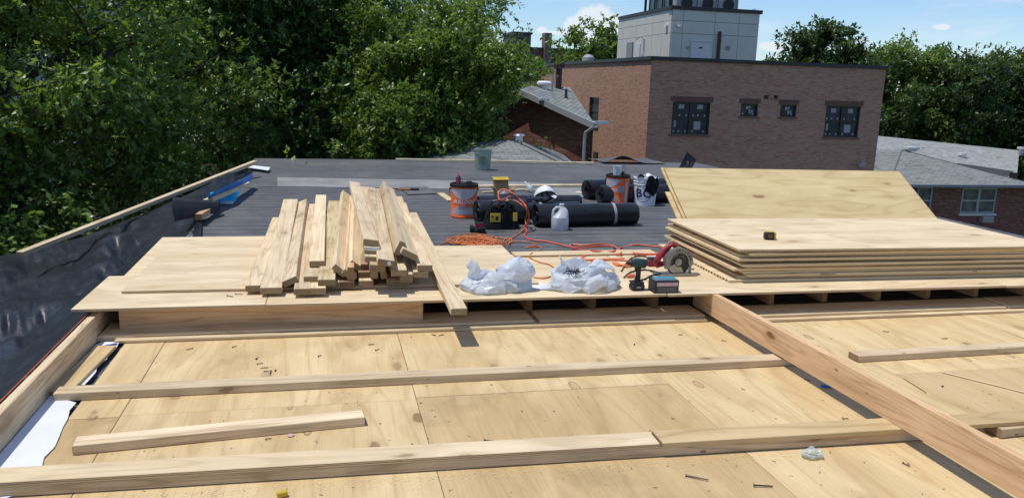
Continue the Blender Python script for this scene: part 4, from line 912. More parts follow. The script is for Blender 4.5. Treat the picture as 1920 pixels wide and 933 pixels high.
stick('box_joist', (-1.104, 4.595, PZ-.004), (.545, 4.56, PZ-.004), .040, .128, M_fir, 'reddish joist on edge lying along the front under the platform at left', 'joist')
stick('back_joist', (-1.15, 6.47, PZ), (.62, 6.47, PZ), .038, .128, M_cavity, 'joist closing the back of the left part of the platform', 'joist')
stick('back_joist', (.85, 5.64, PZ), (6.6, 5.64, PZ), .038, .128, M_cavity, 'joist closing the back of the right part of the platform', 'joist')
# upper plywood sheets
GU = 'plywood sheets of the raised platform'
A1 = PZ+.001; T_ = .0155
sheet('plywood_sheet', -1.306, -.33, 4.475, 5.22, A1, T_, M_ply, R(-.6), label='front left sheet of the raised platform, its corner jutting over the rim beam', cat='plywood sheet', group=GU)
sheet('plywood_sheet', -.325, 2.03, 4.455, 5.66, A1, T_, M_ply, R(-.5), label='raised platform sheet under the lumber pile and white bags', cat='plywood sheet', group=GU)
sheet('plywood_sheet', 2.036, 4.48, 4.425, 5.64, A1, T_, M_ply, R(-.35), label='raised platform sheet under the circular saw and plywood stack', cat='plywood sheet', group=GU)
sheet('plywood_sheet', 4.486, 6.9, 4.40, 5.62, A1, T_, M_ply, R(-.3), label='raised platform sheet at the right edge of the picture', cat='plywood sheet', group=GU)
sheet('plywood_sheet', -1.22, .60, 5.235, 6.50, A1-.001, T_, M_ply, R(.2), label='pale sheet at the back left of the platform beside the black roofing', cat='plywood sheet', group=GU)
sheet('plywood_sheet', -1.12, 1.30, 4.755, 5.95, A1+T_+.002, T_, M_ply, R(-1.0), label='pale upper sheet lying under the lumber pile, its cut corner by the orange cord', cat='plywood sheet', group=GU)
q0 = A1+T_+.002
sheet('plywood_sheet', 1.33, 2.43, 5.56, 5.70, A1+T_+.001, .014, M_ply, R(.4), label='narrow offcut strip along the back edge of the platform by the red cord', cat='plywood strip')
UZ = A1+T_       # platform surface
UZ2 = A1+2*T_+.002
# stack of sheets
GS_ = 'sheets in the plywood stack'
n_st = 12; z = UZ+.0012; rs = random.Random(5)
offs = [(-.07, .0, .3), (.02, .035, -.5), (.06, -.005, -.1), (.03, .04, .8), (-.03, .01, -.6), (.05, .045, .2), (.0, -.01, .5), (.03, .05, -.7), (-.03, .0, .6), (.0, .04, -.3), (.04, .015, 1.1), (-.02, -.012, .0)]
names_ = ['bottom', 'second from the bottom', 'third from the bottom', 'fourth from the bottom', 'fifth from the bottom', 'sixth from the bottom', 'sixth from the top', 'fifth from the top', 'fourth from the top', 'third from the top', 'second from the top', 'top']
for k in range(n_st):
    ox, oy, an = offs[k]; oy *= .6; gap = (.0, .0006, .0015, .0006, .003, .0006, .001, .003, .0006, .0015, .001, .0)[k]
    if k == n_st-1: gap = .009; 
    z += 0 if k == 0 else gap
    o = sheet('stacked_sheet', 2.64+ox, 5.07+ox, 4.66+oy-.002*k, 5.87+oy-.002*k, z, .0168, M_ply_stack if k < n_st-1 else M_ply, R(-.9+an*.8 if k < n_st-1 else -1.2), label=('%s sheet of the plywood stack' % names_[k]) + (' with black stencilled marks on its edge' if k == 2 else ' with the tape measure on it' if k == 11 else ''), cat='plywood sheet', group=GS_)
    if k == 2: mark_o = o
    z += .0168
STZ = z
# black stencil marks printed on the front edges
def edge_text(o, txt, x, size, half_w, zc, nm='stencil_mark'):
    text_mesh(txt, size, M_blackprint, nm, o, lambda a, b: Vector((x+a, -half_w-.0006, zc+b*1.0)), bold=True)
edge_text(mark_o, "439 PA0181SY7. '.", -.62, .017, .605, .0085)
edge_text(mark_o, "TPI 30", .52, .014, .605, .0085)
mb = MB(); rs = random.Random(3)
for k in range(26):
    y = -.56+k*.042+rs.uniform(-.006, .006); mb.box((-1.2156, y, .008), (.0008, rs.uniform(.006, .02), .014))
mb.build('stencil_mark', M_blackprint, bpy.data.objects['stacked_sheet'])['kind'] = 'stuff'
# leaning sheets
tl = atZ(1245, 314, .61); tr_ = atZ(1690, 321, .61); bl_ = atZ(1268, 418, .17)
LT = Vector((3.09, 7.05, .70)); LTR = Vector((5.53, 6.92, .70)); LB_ = Vector((2.95, 6.37, .30))
def lean(name, lab, m_, up=0.0, back=0.0, side=0.0, L=1.20):
    x = (LTR-LT).normalized(); d = (LT-LB_); d -= x*d.dot(x); d.normalize(); n = x.cross(d)
    mb = MB(); mb.box((0, 0, 0), (2.44, L, .0175)); o = mb.build(name, m_, bevel=.0015)
    M = Matrix((x, d, n)).transposed().to_4x4(); M.translation = LT+x*(1.22+side)-d*(L/2-up)-n*back; o.matrix_world = M
    return tag(o, lab, 'plywood sheet', 'sheets leaning behind the plywood stack')
lean('leaning_sheet', 'golden plywood sheet leaning behind the stack, the front one with its full face showing', M_lean)
lean('leaning_sheet', 'golden plywood sheet leaning behind the front one, its edge showing at top and left', M_lean, .03, .022, -.02)
lean('leaning_sheet', 'third leaning plywood sheet, lowest, only its left edge showing', M_lean, -.30, .05, -.06)
# paper strips beside the deck
def paper(name, pts, z, lab, m_=M_paper):
    n = len(pts); mb = MB(); vs = [Vector((p[0], p[1], z+random.uniform(-.0015, .0025))) for p in pts]
    mb.add(vs+[v-Vector((0, 0, .0012)) for v in vs], [tuple(range(n)), tuple(range(2*n-1, n-1, -1))]+[(i, n+i, n+(i+1) % n, (i+1) % n) for i in range(n)]); o = mb.build(name, m_); return tag(o, lab, 'paper')
def jag(a, b, n, amp):
    return [(a[0]+(b[0]-a[0])*k/n+(random.uniform(-amp, amp) if 0 < k < n else 0), a[1]+(b[1]-a[1])*k/n+(random.uniform(-amp, amp) if 0 < k < n else 0)) for k in range(n+1)]
paper('membrane_paper', jag(Z(143, 755, .02), Z(52, 920, .02), 9, .012)+[Z(-60, 960, .02), (-1.19, 2.6), (-1.19, 3.70)], .0225, 'crumpled white membrane paper between the rim beam and near deck')
paper('membrane_paper', jag(Z(224, 641, .02), Z(158, 722, .02), 7, .014)+[Z(142, 722, .02), (-1.185, 3.95), (-1.185, 4.40), Z(190, 641, .02)], .0225, 'white membrane paper with blue print in the far corner by the rim beam')
mb = MB(); 
for (px, py, w_, h_) in ((202, 652, .05, .05), (182, 668, .035, .06), (208, 646, .06, .022), (194, 660, .02, .04)):
    q = atZ(px, py, .0255); mb.box((q.x, q.y, .0262), (w_, h_, .0008), Matrix.Rotation(.5, 3, 'Z'))
mb.build('blue_print', plain('blue_print', (.02, .05, .42), .5), bpy.data.objects['membrane_paper.001'])

# ------------------------------------------------------------------ lumber pile
GP = 'boards in the lumber pile'
def far_pt(N, px, py, L):
    d = ray(px, py).normalized(); o = Vector((0, 0, HCAM))-N; b = d.dot(o); c = o.dot(o)-L*L; disc = b*b-c
    t = -b+math.sqrt(max(disc, 0)); return Vector((0, 0, HCAM))+d*t
def pile(nx, ny, nz, fx, fy, L, roll, lab, w_=.089, h_=.038, m_=None, yy=None):
    N = atZ(nx, ny, nz)
    if yy is not None: N = atY(nx, ny, yy)
    F = far_pt(N, fx, fy, L)
    return stick('board', N, F, w_, h_, m_ or (M_stud if random.random() < .7 else M_stud2), lab, 'board', GP, roll=R(roll), L=L, bevel=.003)
B0 = UZ2+.038; H = .0385
def lv(k): return B0+H*k
pile(474, 535, lv(0), 521, 407, 2.0, 0, 'leftmost board of the lumber pile, lying a little apart', .084)
pile(508, 539, lv(0), 545, 373, 2.44, 0, 'wide pale board second from the left of the pile, lying flat', .118)
pile(541, 523, lv(.75), 566, 376, 2.40, -24, 'board tipped onto its left neighbour, third end from the left')
pile(566, 541, lv(0), 590, 382, 2.44, 0, 'weathered board with grey bark edge in the lowest layer', m_=M_stud2)
pile(595, 540, lv(0)-.0, 618, 400, 2.3, 0, 'short-looking bottom board right of the bark-edged one')
pile(584, 518, lv(1), 603, 395, 2.2, 0, 'board of the second layer left of the yellow rough one')
pile(594, 489, lv(2.2), 602, 365, 2.25, 0, 'clean pale board lying highest in the left half of the pile', m_=M_stud)
M_rough = wood('lumber_rough', (.62, .49, .27), (.74, .61, .38), (.34, .24, .10), (1.2, 22, 22), 9, .4, .3, None, .85, .1, .5, .65)
pile(612, 524, lv(1), 627, 376, 2.4, 0, 'rough yellowish board with a bark edge', .098, m_=M_rough)
pile(640, 503, lv(1.9), 651, 362, 2.44, 40, 'board tilted on its side left of the centre of the pile')
pile(658, 512, lv(1.2), 666, 370, 2.44, 38, 'tilted board whose lower corner shows brightly, left of centre')
pile(671, 495, lv(2.0), 672, 362, 2.4, 36, 'upper tilted board leaning right beside the dark stacked ends', m_=M_stud)
pile(696, 449, lv(6.2), 665, 341, 2.44, 8, 'topmost board of the whole lumber pile', m_=M_stud)
pile(698, 464, lv(5.1), 683, 350, 2.40, 5, 'board with a white-painted end just under the topmost one')
wb = bpy.data.objects[[o.name for o in C.objects if o.get('label', '').startswith('board with a white-painted')][0]]
mb = MB(); mb.box((-.001, 0, -.010), (.002, .084, .018)); mb.build('painted_end', M_whitep, wb)
pile(699, 481, lv(4), 690, 352, 2.4, 3, 'dark-ended board third from the top in the central stack')
pile(725, 487, lv(4.3), 701, 352, 2.44, 10, 'grey board with a small white disc on its end', .098, m_=M_stud2)
db = bpy.data.objects[[o.name for o in C.objects if o.get('label', '').startswith('grey board with a small white disc')][0]]
mb = MB(); mb.cyl((-.004, -.018, -.018), (.0, -.018, -.018), .011, 14); mb.build('nail_washer', M_whitep, db)
pile(708, 497, lv(3.1), 700, 365, 2.3, 6, 'dark board end under the one with the white disc', m_=M_stud2)
pile(744, 463, lv(5.0), 714, 347, 2.44, -64, 'board standing on edge with a tall dark end, right of the topmost', m_=M_stud)
pile(770, 472, lv(4.5), 729, 350, 2.44, 27, 'pale board tilted to the left at the upper right of the pile', .100, m_=M_stud)
pile(748, 506, lv(2.3), 735, 385, 2.2, 0, 'short pale board top showing below the tilted upper right boards', .092)
pile(762, 514, lv(1.3), 750, 390, 2.2, 0, 'light square board end in the lower right of the pile', .074, .050)
pile(797, 497, lv(2.6), 744, 368, 2.44, 0, 'rightmost high board of the pile, end facing the camera')
pile(789, 509, lv(1.6), 752, 380, 2.3, 0, 'dark board directly under the rightmost high one')
pile(664, 513, lv(1.2), 668, 390, 2.3, 90, 'narrow reddish board on edge in the middle front of the pile', .080, .040, M_fir)
pile(709, 511, lv(1.1), 704, 390, 2.2, 90, 'small square board end in the dark middle of the pile', .076, .046)
pile(724, 508, lv(1.3), 716, 390, 2.2, 78, 'pointed board on edge right of the small square end', .09, .040, M_fir)
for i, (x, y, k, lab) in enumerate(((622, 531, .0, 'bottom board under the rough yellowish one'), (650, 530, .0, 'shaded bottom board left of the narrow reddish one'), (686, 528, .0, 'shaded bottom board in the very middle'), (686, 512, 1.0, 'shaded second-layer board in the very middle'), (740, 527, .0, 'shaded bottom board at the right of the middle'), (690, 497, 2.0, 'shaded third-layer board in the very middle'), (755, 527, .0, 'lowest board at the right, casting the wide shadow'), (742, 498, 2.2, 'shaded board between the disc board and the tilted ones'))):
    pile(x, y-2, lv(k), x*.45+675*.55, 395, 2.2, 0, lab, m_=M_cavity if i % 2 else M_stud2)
pile(575, 410, .0, 590, 398, .6, 0, 'small crosspiece poking out between the left boards', yy=6.6)
LB = stick('long_board', atZ(861, 578, .233), far_pt(atZ(861, 578, .233), 771, 398, 2.44), .089, .038, M_stud, 'lone board slanting off the right side of the pile, its end past the platform edge', 'board', L=2.44, bevel=.003)

# ------------------------------------------------------------------ tarp and rail at the left
def patch(curves, n_u, n_v, fn=None):
    """grid surface; curves = list of polylines (same direction) interpolated smoothly"""
    def samp(c, t):
        ds = [0]; 
        for a, b in zip(c, c[1:]): ds.append(ds[-1]+(Vector(b)-Vector(a)).length)
        s = t*ds[-1]
        for k in range(len(c)-1):
            if s <= ds[k+1] or k == len(c)-2: return Vector(c[k]).lerp(Vector(c[k+1]), (s-ds[k])/max(1e-9, ds[k+1]-ds[k]))
    def samp2(c, t):
        s = t*(len(c)-1); k = min(int(s), len(c)-2); return Vector(c[k]).lerp(Vector(c[k+1]), s-k)
    same = len({len(c) for c in curves}) == 1
    rows = [[(samp2 if same else samp)(c, i/n_u) for i in range(n_u+1)] for c in curves]; m = len(curves)-1; out = []
    for j in range(n_v+1):
        t = j/n_v*m; k = min(int(t), m-1); f = t-k; out.append([])
        for i in range(n_u+1):
            p = rows[k][i].lerp(rows[k+1][i], f); out[-1].append(fn(p, i/n_u, j/n_v) if fn else p)
    vs = [p for r_ in out for p in r_]; nn = n_u+1
    fs = [(j*nn+i, j*nn+i+1, (j+1)*nn+i+1, (j+1)*nn+i) for j in range(n_v) for i in range(n_u)]
    return vs, fs
outer = [atZ(-260, 520, -.70), atZ(0, 480, -.46), atZ(50, 471, -.44), atZ(135, 450, -.38), atZ(216, 421, -.26), atZ(293, 392, -.10), atZ(366, 357, .06), atZ(451, 320, .12)]
inner = [Vector(v_) for v_ in ((-1.245, 2.3, .15), (-1.245, 3.2, .15), (-1.245, 4.0, .15), (-1.245, 4.6, .15), (-1.20, 6.3, .10), (-1.02, 7.0, .03))]+[atZ(378, 388, .05), atZ(476, 322, .06)]
mid = [o_.lerp(i_, .5)+Vector((0, 0, s_)) for o_, i_, s_ in zip(outer, inner, (-.42, -.42, -.38, -.32, -.2, -.06, .0, .0))]
def wr(p, u, v):
    f = mnoise.fractal(Vector((p.x*1.3+p.y*.5, p.y*.35-p.x*.4, 0)), .8, 2.1, 4)
    ridge = 1-abs(mnoise.noise(Vector((p.x*2.6+p.y*.9, p.y*.55-p.x*.7, 3.1))))*2
    rz = 1-abs(mnoise.noise(Vector((p.x*6+p.y*2.6, p.y*1.3-p.x*1.2, 7.7))))*2
    e = min(1, v*6)*min(1, (1-v)*10+.15)
    return p+Vector((0, 0, (f*.07+ridge*.05+max(0, rz)**2*.012+.045*math.sin(v*11+f*5+u*3))*e*(1 if u < .6 else .45)))
vs, fs = patch([inner, mid, outer], 170, 70, wr)
mb = MB(); mb.add(vs, [f[::-1] for f in fs]); o = mb.build('tarp', M_tarp, smooth=180); tag(o, 'large wrinkled black tarp hanging off the left edge of the roof', 'tarp')
# a skirt falls from the outer edge
sk = [Vector(p)-Vector((.15, 0, 1.1)) for p in outer]
vs, fs = patch([outer, sk], 60, 10, lambda p, u, v: p+Vector((.06*math.sin(u*60)*v, 0, 0)))
mb = MB(); mb.add(vs, fs); mb.build('tarp_hem', M_tarp, o, smooth=180)
stick('rail_board', atZ(36, 472, -.22), atZ(478, 301, .24), .07, .045, M_stud, 'long thin pale board running above the tarp to the roof corner', 'board')
# folded black roofing curl
cA = atZ(322, 432, .005); cB = atZ(392, 432, .005)
def curl(u, v):  # u along its axis, v round the open curl
    a = -.25+v*3.9; r = .165*(1-.5*u)
    c0_ = atZ(334, 426, 0); c1_ = atZ(412, 404, 0); c_ = c0_.lerp(c1_, u)
    return Vector((c_.x-.03*math.sin(a)*(1-u), c_.y-math.cos(a)*r*1.15, .004+r*.75+math.sin(a)*r*.95+.003*math.sin(v*40)))
def lerp(a, b, t): return a+(b-a)*t
vs = [curl(i/20, j/24) for j in range(25) for i in range(21)]; fs = [(j*21+i, j*21+i+1, (j+1)*21+i+1, (j+1)*21+i) for j in range(24) for i in range(20)]
mb = MB(); mb.add(vs, fs); mb.add([vs[j*21] for j in range(25)], [tuple(range(25))]); o = mb.build('roofing_curl', M_darkmem, smooth=50); tag(o, 'curled-up black roofing felt at the inner edge of the tarp', 'roofing felt')
mb = MB(); pp = [Vector((*Z(385, 415), .01)), Vector((*Z(430, 402), .02)), Vector((*Z(440, 404), .006))]
# blue tarp pieces under the black one
bt0 = [atZ(393, 374, .10), atZ(430, 360, .10), atZ(470, 343, .06)]; bt1 = [atZ(386, 368, .20), atZ(430, 346, .24), atZ(474, 325, .20)]
vs, fs = patch([bt0, bt1], 20, 8, lambda p, u, v: p+Vector((0, 0, .02*mnoise.noise(p*6)))); mb = MB(); mb.add(vs, fs); o = mb.build('blue_tarp', M_bluetarp, smooth=60); tag(o, 'bright blue tarp edge peeking out above the short stick', 'tarp')
vs, fs = patch([[atZ(393, 377, .02), atZ(442, 377, .012)], [atZ(395, 366, .15), atZ(464, 343, .14)]], 20, 10, lambda p, u, v: p+Vector((0, 0, .02*mnoise.noise(p*7)+.05*math.sin(v*3)))); mb = MB(); mb.add(vs, fs); o = mb.build('blue_tarp', M_bluetarp2, smooth=60); tag(o, 'lighter teal-blue tarp fold hanging below the short stick', 'tarp')
stick('short_stick', atZ(384, 374, .15), atZ(466, 341, .15), .045, .05, M_stud, 'short stick resting on the blue tarp', 'board')
stick('short_stick', atZ(372, 401, .12), atZ(406, 380, .10), .06, .06, M_fir, 'short brown stick poking out of the black felt curl', 'board')
zz = .010; tag(zpoly('paper_sheet', [Z(381, 383), Z(436, 384), Z(441, 378), Z(395, 375)], zz, M_paper), 'pale paper sheet below the teal tarp fold', 'paper')
tag(zpoly('cardboard_scrap', [Z(452, 318), Z(503, 326), Z(507, 320), Z(455, 314)], .05, M_card if False else M_paper), 'pale torn strip lying at the top corner of the tarp', 'paper')
# ------------------------------------------------------------------ roofing rolls
M_roll = None
def roll_mat():
    m_, t = mat('bitumen_roll'); co = t.n('ShaderNodeTexCoord').outputs['Object']
    b = t.mix(t.smooth(t.noise(co, 6, 4), .4, .7), (.010, .0105, .013), (.022, .023, .028))
    sp = t.smooth(t.noise(co, 150, 3, .8), .60, .70); b = t.mix(t.math('MULTIPLY', sp, .55), b, (.25, .26, .28))
    finish(t, b, .34, t.noise(t.mapping(co, (.6, 9, 9)), 6, 4, .6), .5, .006, .5); return m_
M_roll = roll_mat()
def roofing_roll(L0, L1, r, label, strap=None, seed=0, loose=.5, ground=0.0):
    """roll lying from L0 to L1 (ground points of its axis)"""
    L0 = Vector((L0[0], L0[1], 0)); L1 = Vector((L1[0], L1[1], 0)); ax = L1-L0; Ln = ax.length; ang = math.atan2(ax.y, ax.x)
    T = thing('roofing_roll', label, 'roofing roll', (L0.x, L0.y, ground), ang, 'rolls of black roofing on the roof'); rs = random.Random(seed)
    mb = MB(); n = 40; nx = 26; vs = []
    for i in range(nx+1):
        for j in range(n):
            a = 2*math.pi*j/n; w_ = 1+.022*mnoise.noise(Vector((i*.35, math.cos(a)*1.5, math.sin(a)*1.5+seed)))
            if i in (0, nx): w_ *= .965
            z_ = r+math.sin(a)*r*w_*.97; vs.append((Ln*i/nx, math.cos(a)*r*w_*1.02, max(.002, z_)))
    mb.add(vs, [(i*n+j, (i+1)*n+j, (i+1)*n+(j+1) % n, i*n+(j+1) % n) for i in range(nx) for j in range(n)]); mb.build('wrap', M_roll, T, smooth=50)
    for e, sx in ((0.004, -1), (Ln-.004, 1)):
        mb = MB()    # spiral end: layered rings stepping in and out
        k = 0; rr = r*.95; prev = None
        prof = []
        while rr > r*.22: prof.append(rr); rr -= r*.095; k += 1
        for q in range(len(prof)-1):
            d0 = rs.uniform(-.006, .006); ra, rb = prof[q], prof[q+1]; base = len(mb.v)
            vv = [(e+sx*d0, math.cos(2*math.pi*j/n)*ra, r+math.sin(2*math.pi*j/n)*ra*.97) for j in range(n)]+[(e+sx*(d0-.004), math.cos(2*math.pi*j/n)*(rb+.001), r+math.sin(2*math.pi*j/n)*(rb+.001)*.97) for j in range(n)]
            mb.add(vv, [(j, (j+1) % n, n+(j+1) % n, n+j) for j in range(n)])
        mb.add([(e-sx*.06, math.cos(2*math.pi*j/n)*prof[-1], r+math.sin(2*math.pi*j/n)*prof[-1]) for j in range(n)]+[(e, math.cos(2*math.pi*j/n)*prof[-1], r+math.sin(2*math.pi*j/n)*prof[-1]) for j in range(n)], [tuple(range(n))]+[(j, (j+1) % n, n+(j+1) % n, n+j) for j in range(n)])
        mb.build('rolled_end', M_blackfilm, T, smooth=50)
    if strap is not None:
        for sx in strap if isinstance(strap, (list, tuple)) else [strap]:
            mb = MB(); m2 = 40; vv = []
            for k in (0, 1):
                for j in range(m2):
                    a = 2*math.pi*j/m2; vv.append((sx*Ln-.016+.032*k+.006*math.sin(a*2), math.cos(a)*(r*1.035), r+math.sin(a)*r*1.012))
            mb.add(vv, [(j, m2+j, m2+(j+1) % m2, (j+1) % m2) for j in range(m2)]); mb.build('strap', M_papergrey, T, smooth=60)
    return T
def zz_(px, py): return Z(px, py, 0.0)
def off(p, dx=0, dy=0): return (p[0]+dx, p[1]+dy)
r1 = .118
roofing_roll(off(zz_(1008, 428), 0, r1), off(zz_(1197, 424), 0, r1), r1, 'big black roofing roll in front with a grey strap, beside the white jug', .76, 1)
r2 = .125
roofing_roll(off(zz_(893, 424), .02, r2+.02), off(zz_(993, 424), .0, r2+.10), r2, 'black roofing roll behind the tool bag, its hollow end showing', .62, 2)
roofing_roll(off(zz_(900, 400), 0, .13), off(zz_(1092, 397), 0, .13), .092, 'black roofing roll lying behind the hard hat, farther row', None, 3)
roofing_roll(off(zz_(990, 413), .0, .14), off(zz_(1092, 409), 0, .14), .085, 'low black roofing roll under the white hard hat with a printed tag', .26, 4)
roofing_roll(off(zz_(1104, 376), 0, .13), off(zz_(1246, 372), .1, .20), .128, 'rear black roofing roll behind the second orange bucket', None, 5)
roofing_roll(off(zz_(1128, 384), .0, .1), off(zz_(1252, 381), .15, .14), .118, 'black roofing roll just behind both rear buckets with a white strap', .88, 6)

# ------------------------------------------------------------------ pails and buckets
def cyl_text(T, txt, size, a0, z0, r_at, m_, name='lettering', bold=True, shear=0.0, proud=.0012):
    return text_mesh(txt, size, m_, name, T, lambda x, y: Vector(((r_at(z0+y)+proud)*math.cos(a0+x/r_at(z0)), (r_at(z0+y)+proud)*math.sin(a0+x/r_at(z0)), z0+y)), bold=bold, shear=shear)
def cyl_patch(mb, a0, a1, z0f, z1f, r_at, proud, n=24, m2=8, mi=0):
    vs = []
    for j in range(m2+1):
        for i in range(n+1):
            a = a0+(a1-a0)*i/n; t = i/n; z = z0f(t)+(z1f(t)-z0f(t))*j/m2; vs.append(((r_at(z)+proud)*math.cos(a), (r_at(z)+proud)*math.sin(a), z))
    nn = n+1; mb.add(vs, [(j*nn+i, j*nn+i+1, (j+1)*nn+i+1, (j+1)*nn+i) for j in range(m2) for i in range(n)], mi=mi)
def facing(loc): return math.atan2(-loc[1], -loc[0])
def pail(px, py, label, turn=0.0, full=True):
    p = atZ(px, py, 0); p = p+Vector((p.x, p.y, 0)).normalized()*.13; fa = facing(p)
    T = thing('steel_pail', label, 'bucket', (p.x, p.y, .0), fa, 'orange cement pails')
    Hh = .365; rb, rt = .137, .146
    r_at = lambda z: rb+(rt-rb)*z/Hh
    mb = MB(); prof = [(0, .004), (rb-.012, .004), (rb-.004, 0), (rb, .006), (r_at(.012), .012), (r_at(.02)+.003, .017), (r_at(.024), .022), (r_at(.30), .30), (r_at(.335), .335), (rt, .355)]
    mb.lathe(prof, 48); mb.build('body', M_orange, T, smooth=40)
    mb = MB(); mb.lathe([(rt, .340), (rt+.006, .346), (rt+.007, .360), (rt+.003, .368), (rt-.012, .368), (rt-.014, .352), (0, .350)], 48); 
    for k in range(32):
        a = 2*math.pi*k/32; mb.box(((rt+.006)*math.cos(a), (rt+.006)*math.sin(a), .343), (.004, .018, .022), Matrix.Rotation(a, 3, 'Z'))
    mb.build('lid', M_rust, T, smooth=40)
    tp = turn
    mb = MB()
    cyl_patch(mb, tp-1.15, tp+1.15, lambda t: .305-.10*math.sin(math.pi*t)**.8, lambda t: .3052+.013*math.sin(math.pi*t)**.3, r_at, .0008)
    mb.build('label_patch', M_labelwhite, T, smooth=60)
    mb = MB(); cyl_patch(mb, tp-1.15, tp+1.1, lambda t: .045, lambda t: .0455+.10*math.sin(math.pi*t)**.7, r_at, .0008); mb.build('label_patch', M_labelwhite, T, smooth=60)
    cyl_text(T, 'BULLDOG', .054, tp+.02, .182, r_at, M_whiteplast, shear=.25, proud=.0034)
    for k, (z_, wd) in enumerate(((.135, .7), (.119, .9), (.103, .95))):
        rs = random.Random(k+3); mb = MB(); a = tp-wd/2
        while a < tp+wd/2:
            w_ = rs.uniform(.02, .06); hh = .010 if k < 2 else .006; cyl_patch(mb, a, a+w_, lambda t: z_-hh/2, lambda t: z_+hh/2, r_at, .0016, 2, 1); a += w_+.018
        mb.build('print_line', M_redprint, T)['kind'] = 'stuff'
    mb = MB(); cyl_patch(mb, tp-.20, tp+.16, lambda t: .232-.01*math.sin(t*9), lambda t: .268+.035*math.sin(math.pi*t), r_at, .0014, 10, 4); mb.build('emblem_print', M_palepink, T)
    mb = MB()
    for s_ in (-1, 1):
        a = s_*math.pi/2+.12; mb.cyl((r_at(.31)*math.cos(a), r_at(.31)*math.sin(a), .31), ((rt+.012)*math.cos(a), (rt+.012)*math.sin(a), .31), .012, 10)
    mb.build('handle_ear', M_rust, T)
    mb = MB(); mb.tube([((rt+.012)*math.cos(math.pi/2+.12+t_*math.pi), (rt+.012)*math.sin(math.pi/2+.12+t_*math.pi)*1.0, .31-.17*math.sin(t_*math.pi)) for t_ in [k/24 for k in range(25)]], .0022, 6); mb.build('bail_handle', M_rust, T)
    return T, r_at
T1_, ra = pail(869, 410, 'orange cement pail at the left with a bottle standing on its lid', .0)
T2_, rb_ = pail(1156, 384, 'orange cement pail at the right with a milky cup on its lid', -.95)
mb = MB(); cyl_patch(mb, .0, .55, lambda t: .155, lambda t: .235, rb_, .0014, 8, 2); mb.build('paper_label', M_papergrey, T2_)
mb = MB(); cyl_patch(mb, .72, 1.05, lambda t: .03, lambda t: .29, rb_, .0012, 6, 6); mb.build('paper_label', M_labelwhite, T2_)
mb = MB(); cyl_patch(mb, .22, .36, lambda t: .285, lambda t: .315, rb_, .0014, 6, 2); mb.build('round_sticker', M_papergrey, T2_)
def on_pail(T, dx, dy): # local x faces the camera
    c, s_ = math.cos(T.rotation_euler.z), math.sin(T.rotation_euler.z); return Vector((T.location.x+dx*c-dy*s_, T.location.y+dx*s_+dy*c, .351))
# bottle, tin and cap on the left pail
T = thing('glue_bottle', 'small dark bottle with a pink nozzle on the left orange pail', 'bottle', on_pail(T1_, .04, -.065) if False else on_pail(T1_, .02, -.06)); T.location.z = .351
def put_on(T, pail_, rightward, z=.351, fwd=0.0):
    l = pail_.location; d = Vector((l.x, l.y, 0)).normalized(); rt_ = Vector((d.y, -d.x, 0)); T.location = Vector((l.x, l.y, z))+rt_*rightward-d*fwd
put_on(T, T1_, -.062, fwd=.02)
mb = MB(); mb.lathe([(0, 0), (.025, 0), (.027, .004), (.027, .075), (.020, .086), (.014, .09)], 20); mb.build('bottle_body', plain('dark_bottle', (.05, .008, .018), .3), T, smooth=40)
mb = MB(); mb.lathe([(.015, .088), (.018, .09), (.018, .102), (.010, .106), (.004, .130), (0, .132)], 16); mb.build('nozzle', M_pink, T, smooth=40)
mb = MB(); cyl_patch(mb, facing(T1_.location)-.8, facing(T1_.location)+.8, lambda t: .015, lambda t: .066, lambda z: .027, .0006, 8, 1); mb.build('label', plain('pink_label', (.45, .06, .12), .5), T)
mb = MB(); mb.lathe([(0, .024), (.028, .024), (.031, .026), (.031, .0), (0, 0)], 20); o = mb.build('tin', plain('brown_tin', (.09, .07, .06), .4), smooth=40); put_on(o, T1_, -.012, fwd=.03); tag(o, 'low brown tin in the middle of the left orange pail lid', 'tin')
mb = MB(); mb.lathe([(0, .042), (.028, .042), (.030, .038), (.030, 0), (0, 0)], 20); o = mb.build('bottle_cap', M_black, smooth=40); put_on(o, T1_, .055, fwd=.02); tag(o, 'black round cap at the right of the left orange pail lid', 'cap')
# cup on the right pail
T = thing('measuring_cup', 'milky white plastic cup on the right orange pail', 'cup'); put_on(T, T2_, -.02, fwd=.02)
mb = MB(); mb.lathe([(0, .002), (.040, .002), (.042, 0), (.054, .118), (.058, .120), (.058, .124), (.053, .124), (.041, .006), (0, .006)], 32); mb.build('cup_body', M_jug, T, smooth=40)
mb = MB(); mb.tube([(.0, 0, 0), (.004, .0, .05), (-.006, 0, .09), (.002, .01, .13), (.02, .01, .15), (.035, .01, .10), (.03, .012, .02)], .0028, 6); mb.box((.0, .0, .03), (.03, .01, .05)); o = mb.build('wire_hook', M_darkmetal); put_on(o, T2_, .055, fwd=0); tag(o, 'bent wire handle sticking up beside the milky cup', 'wire')
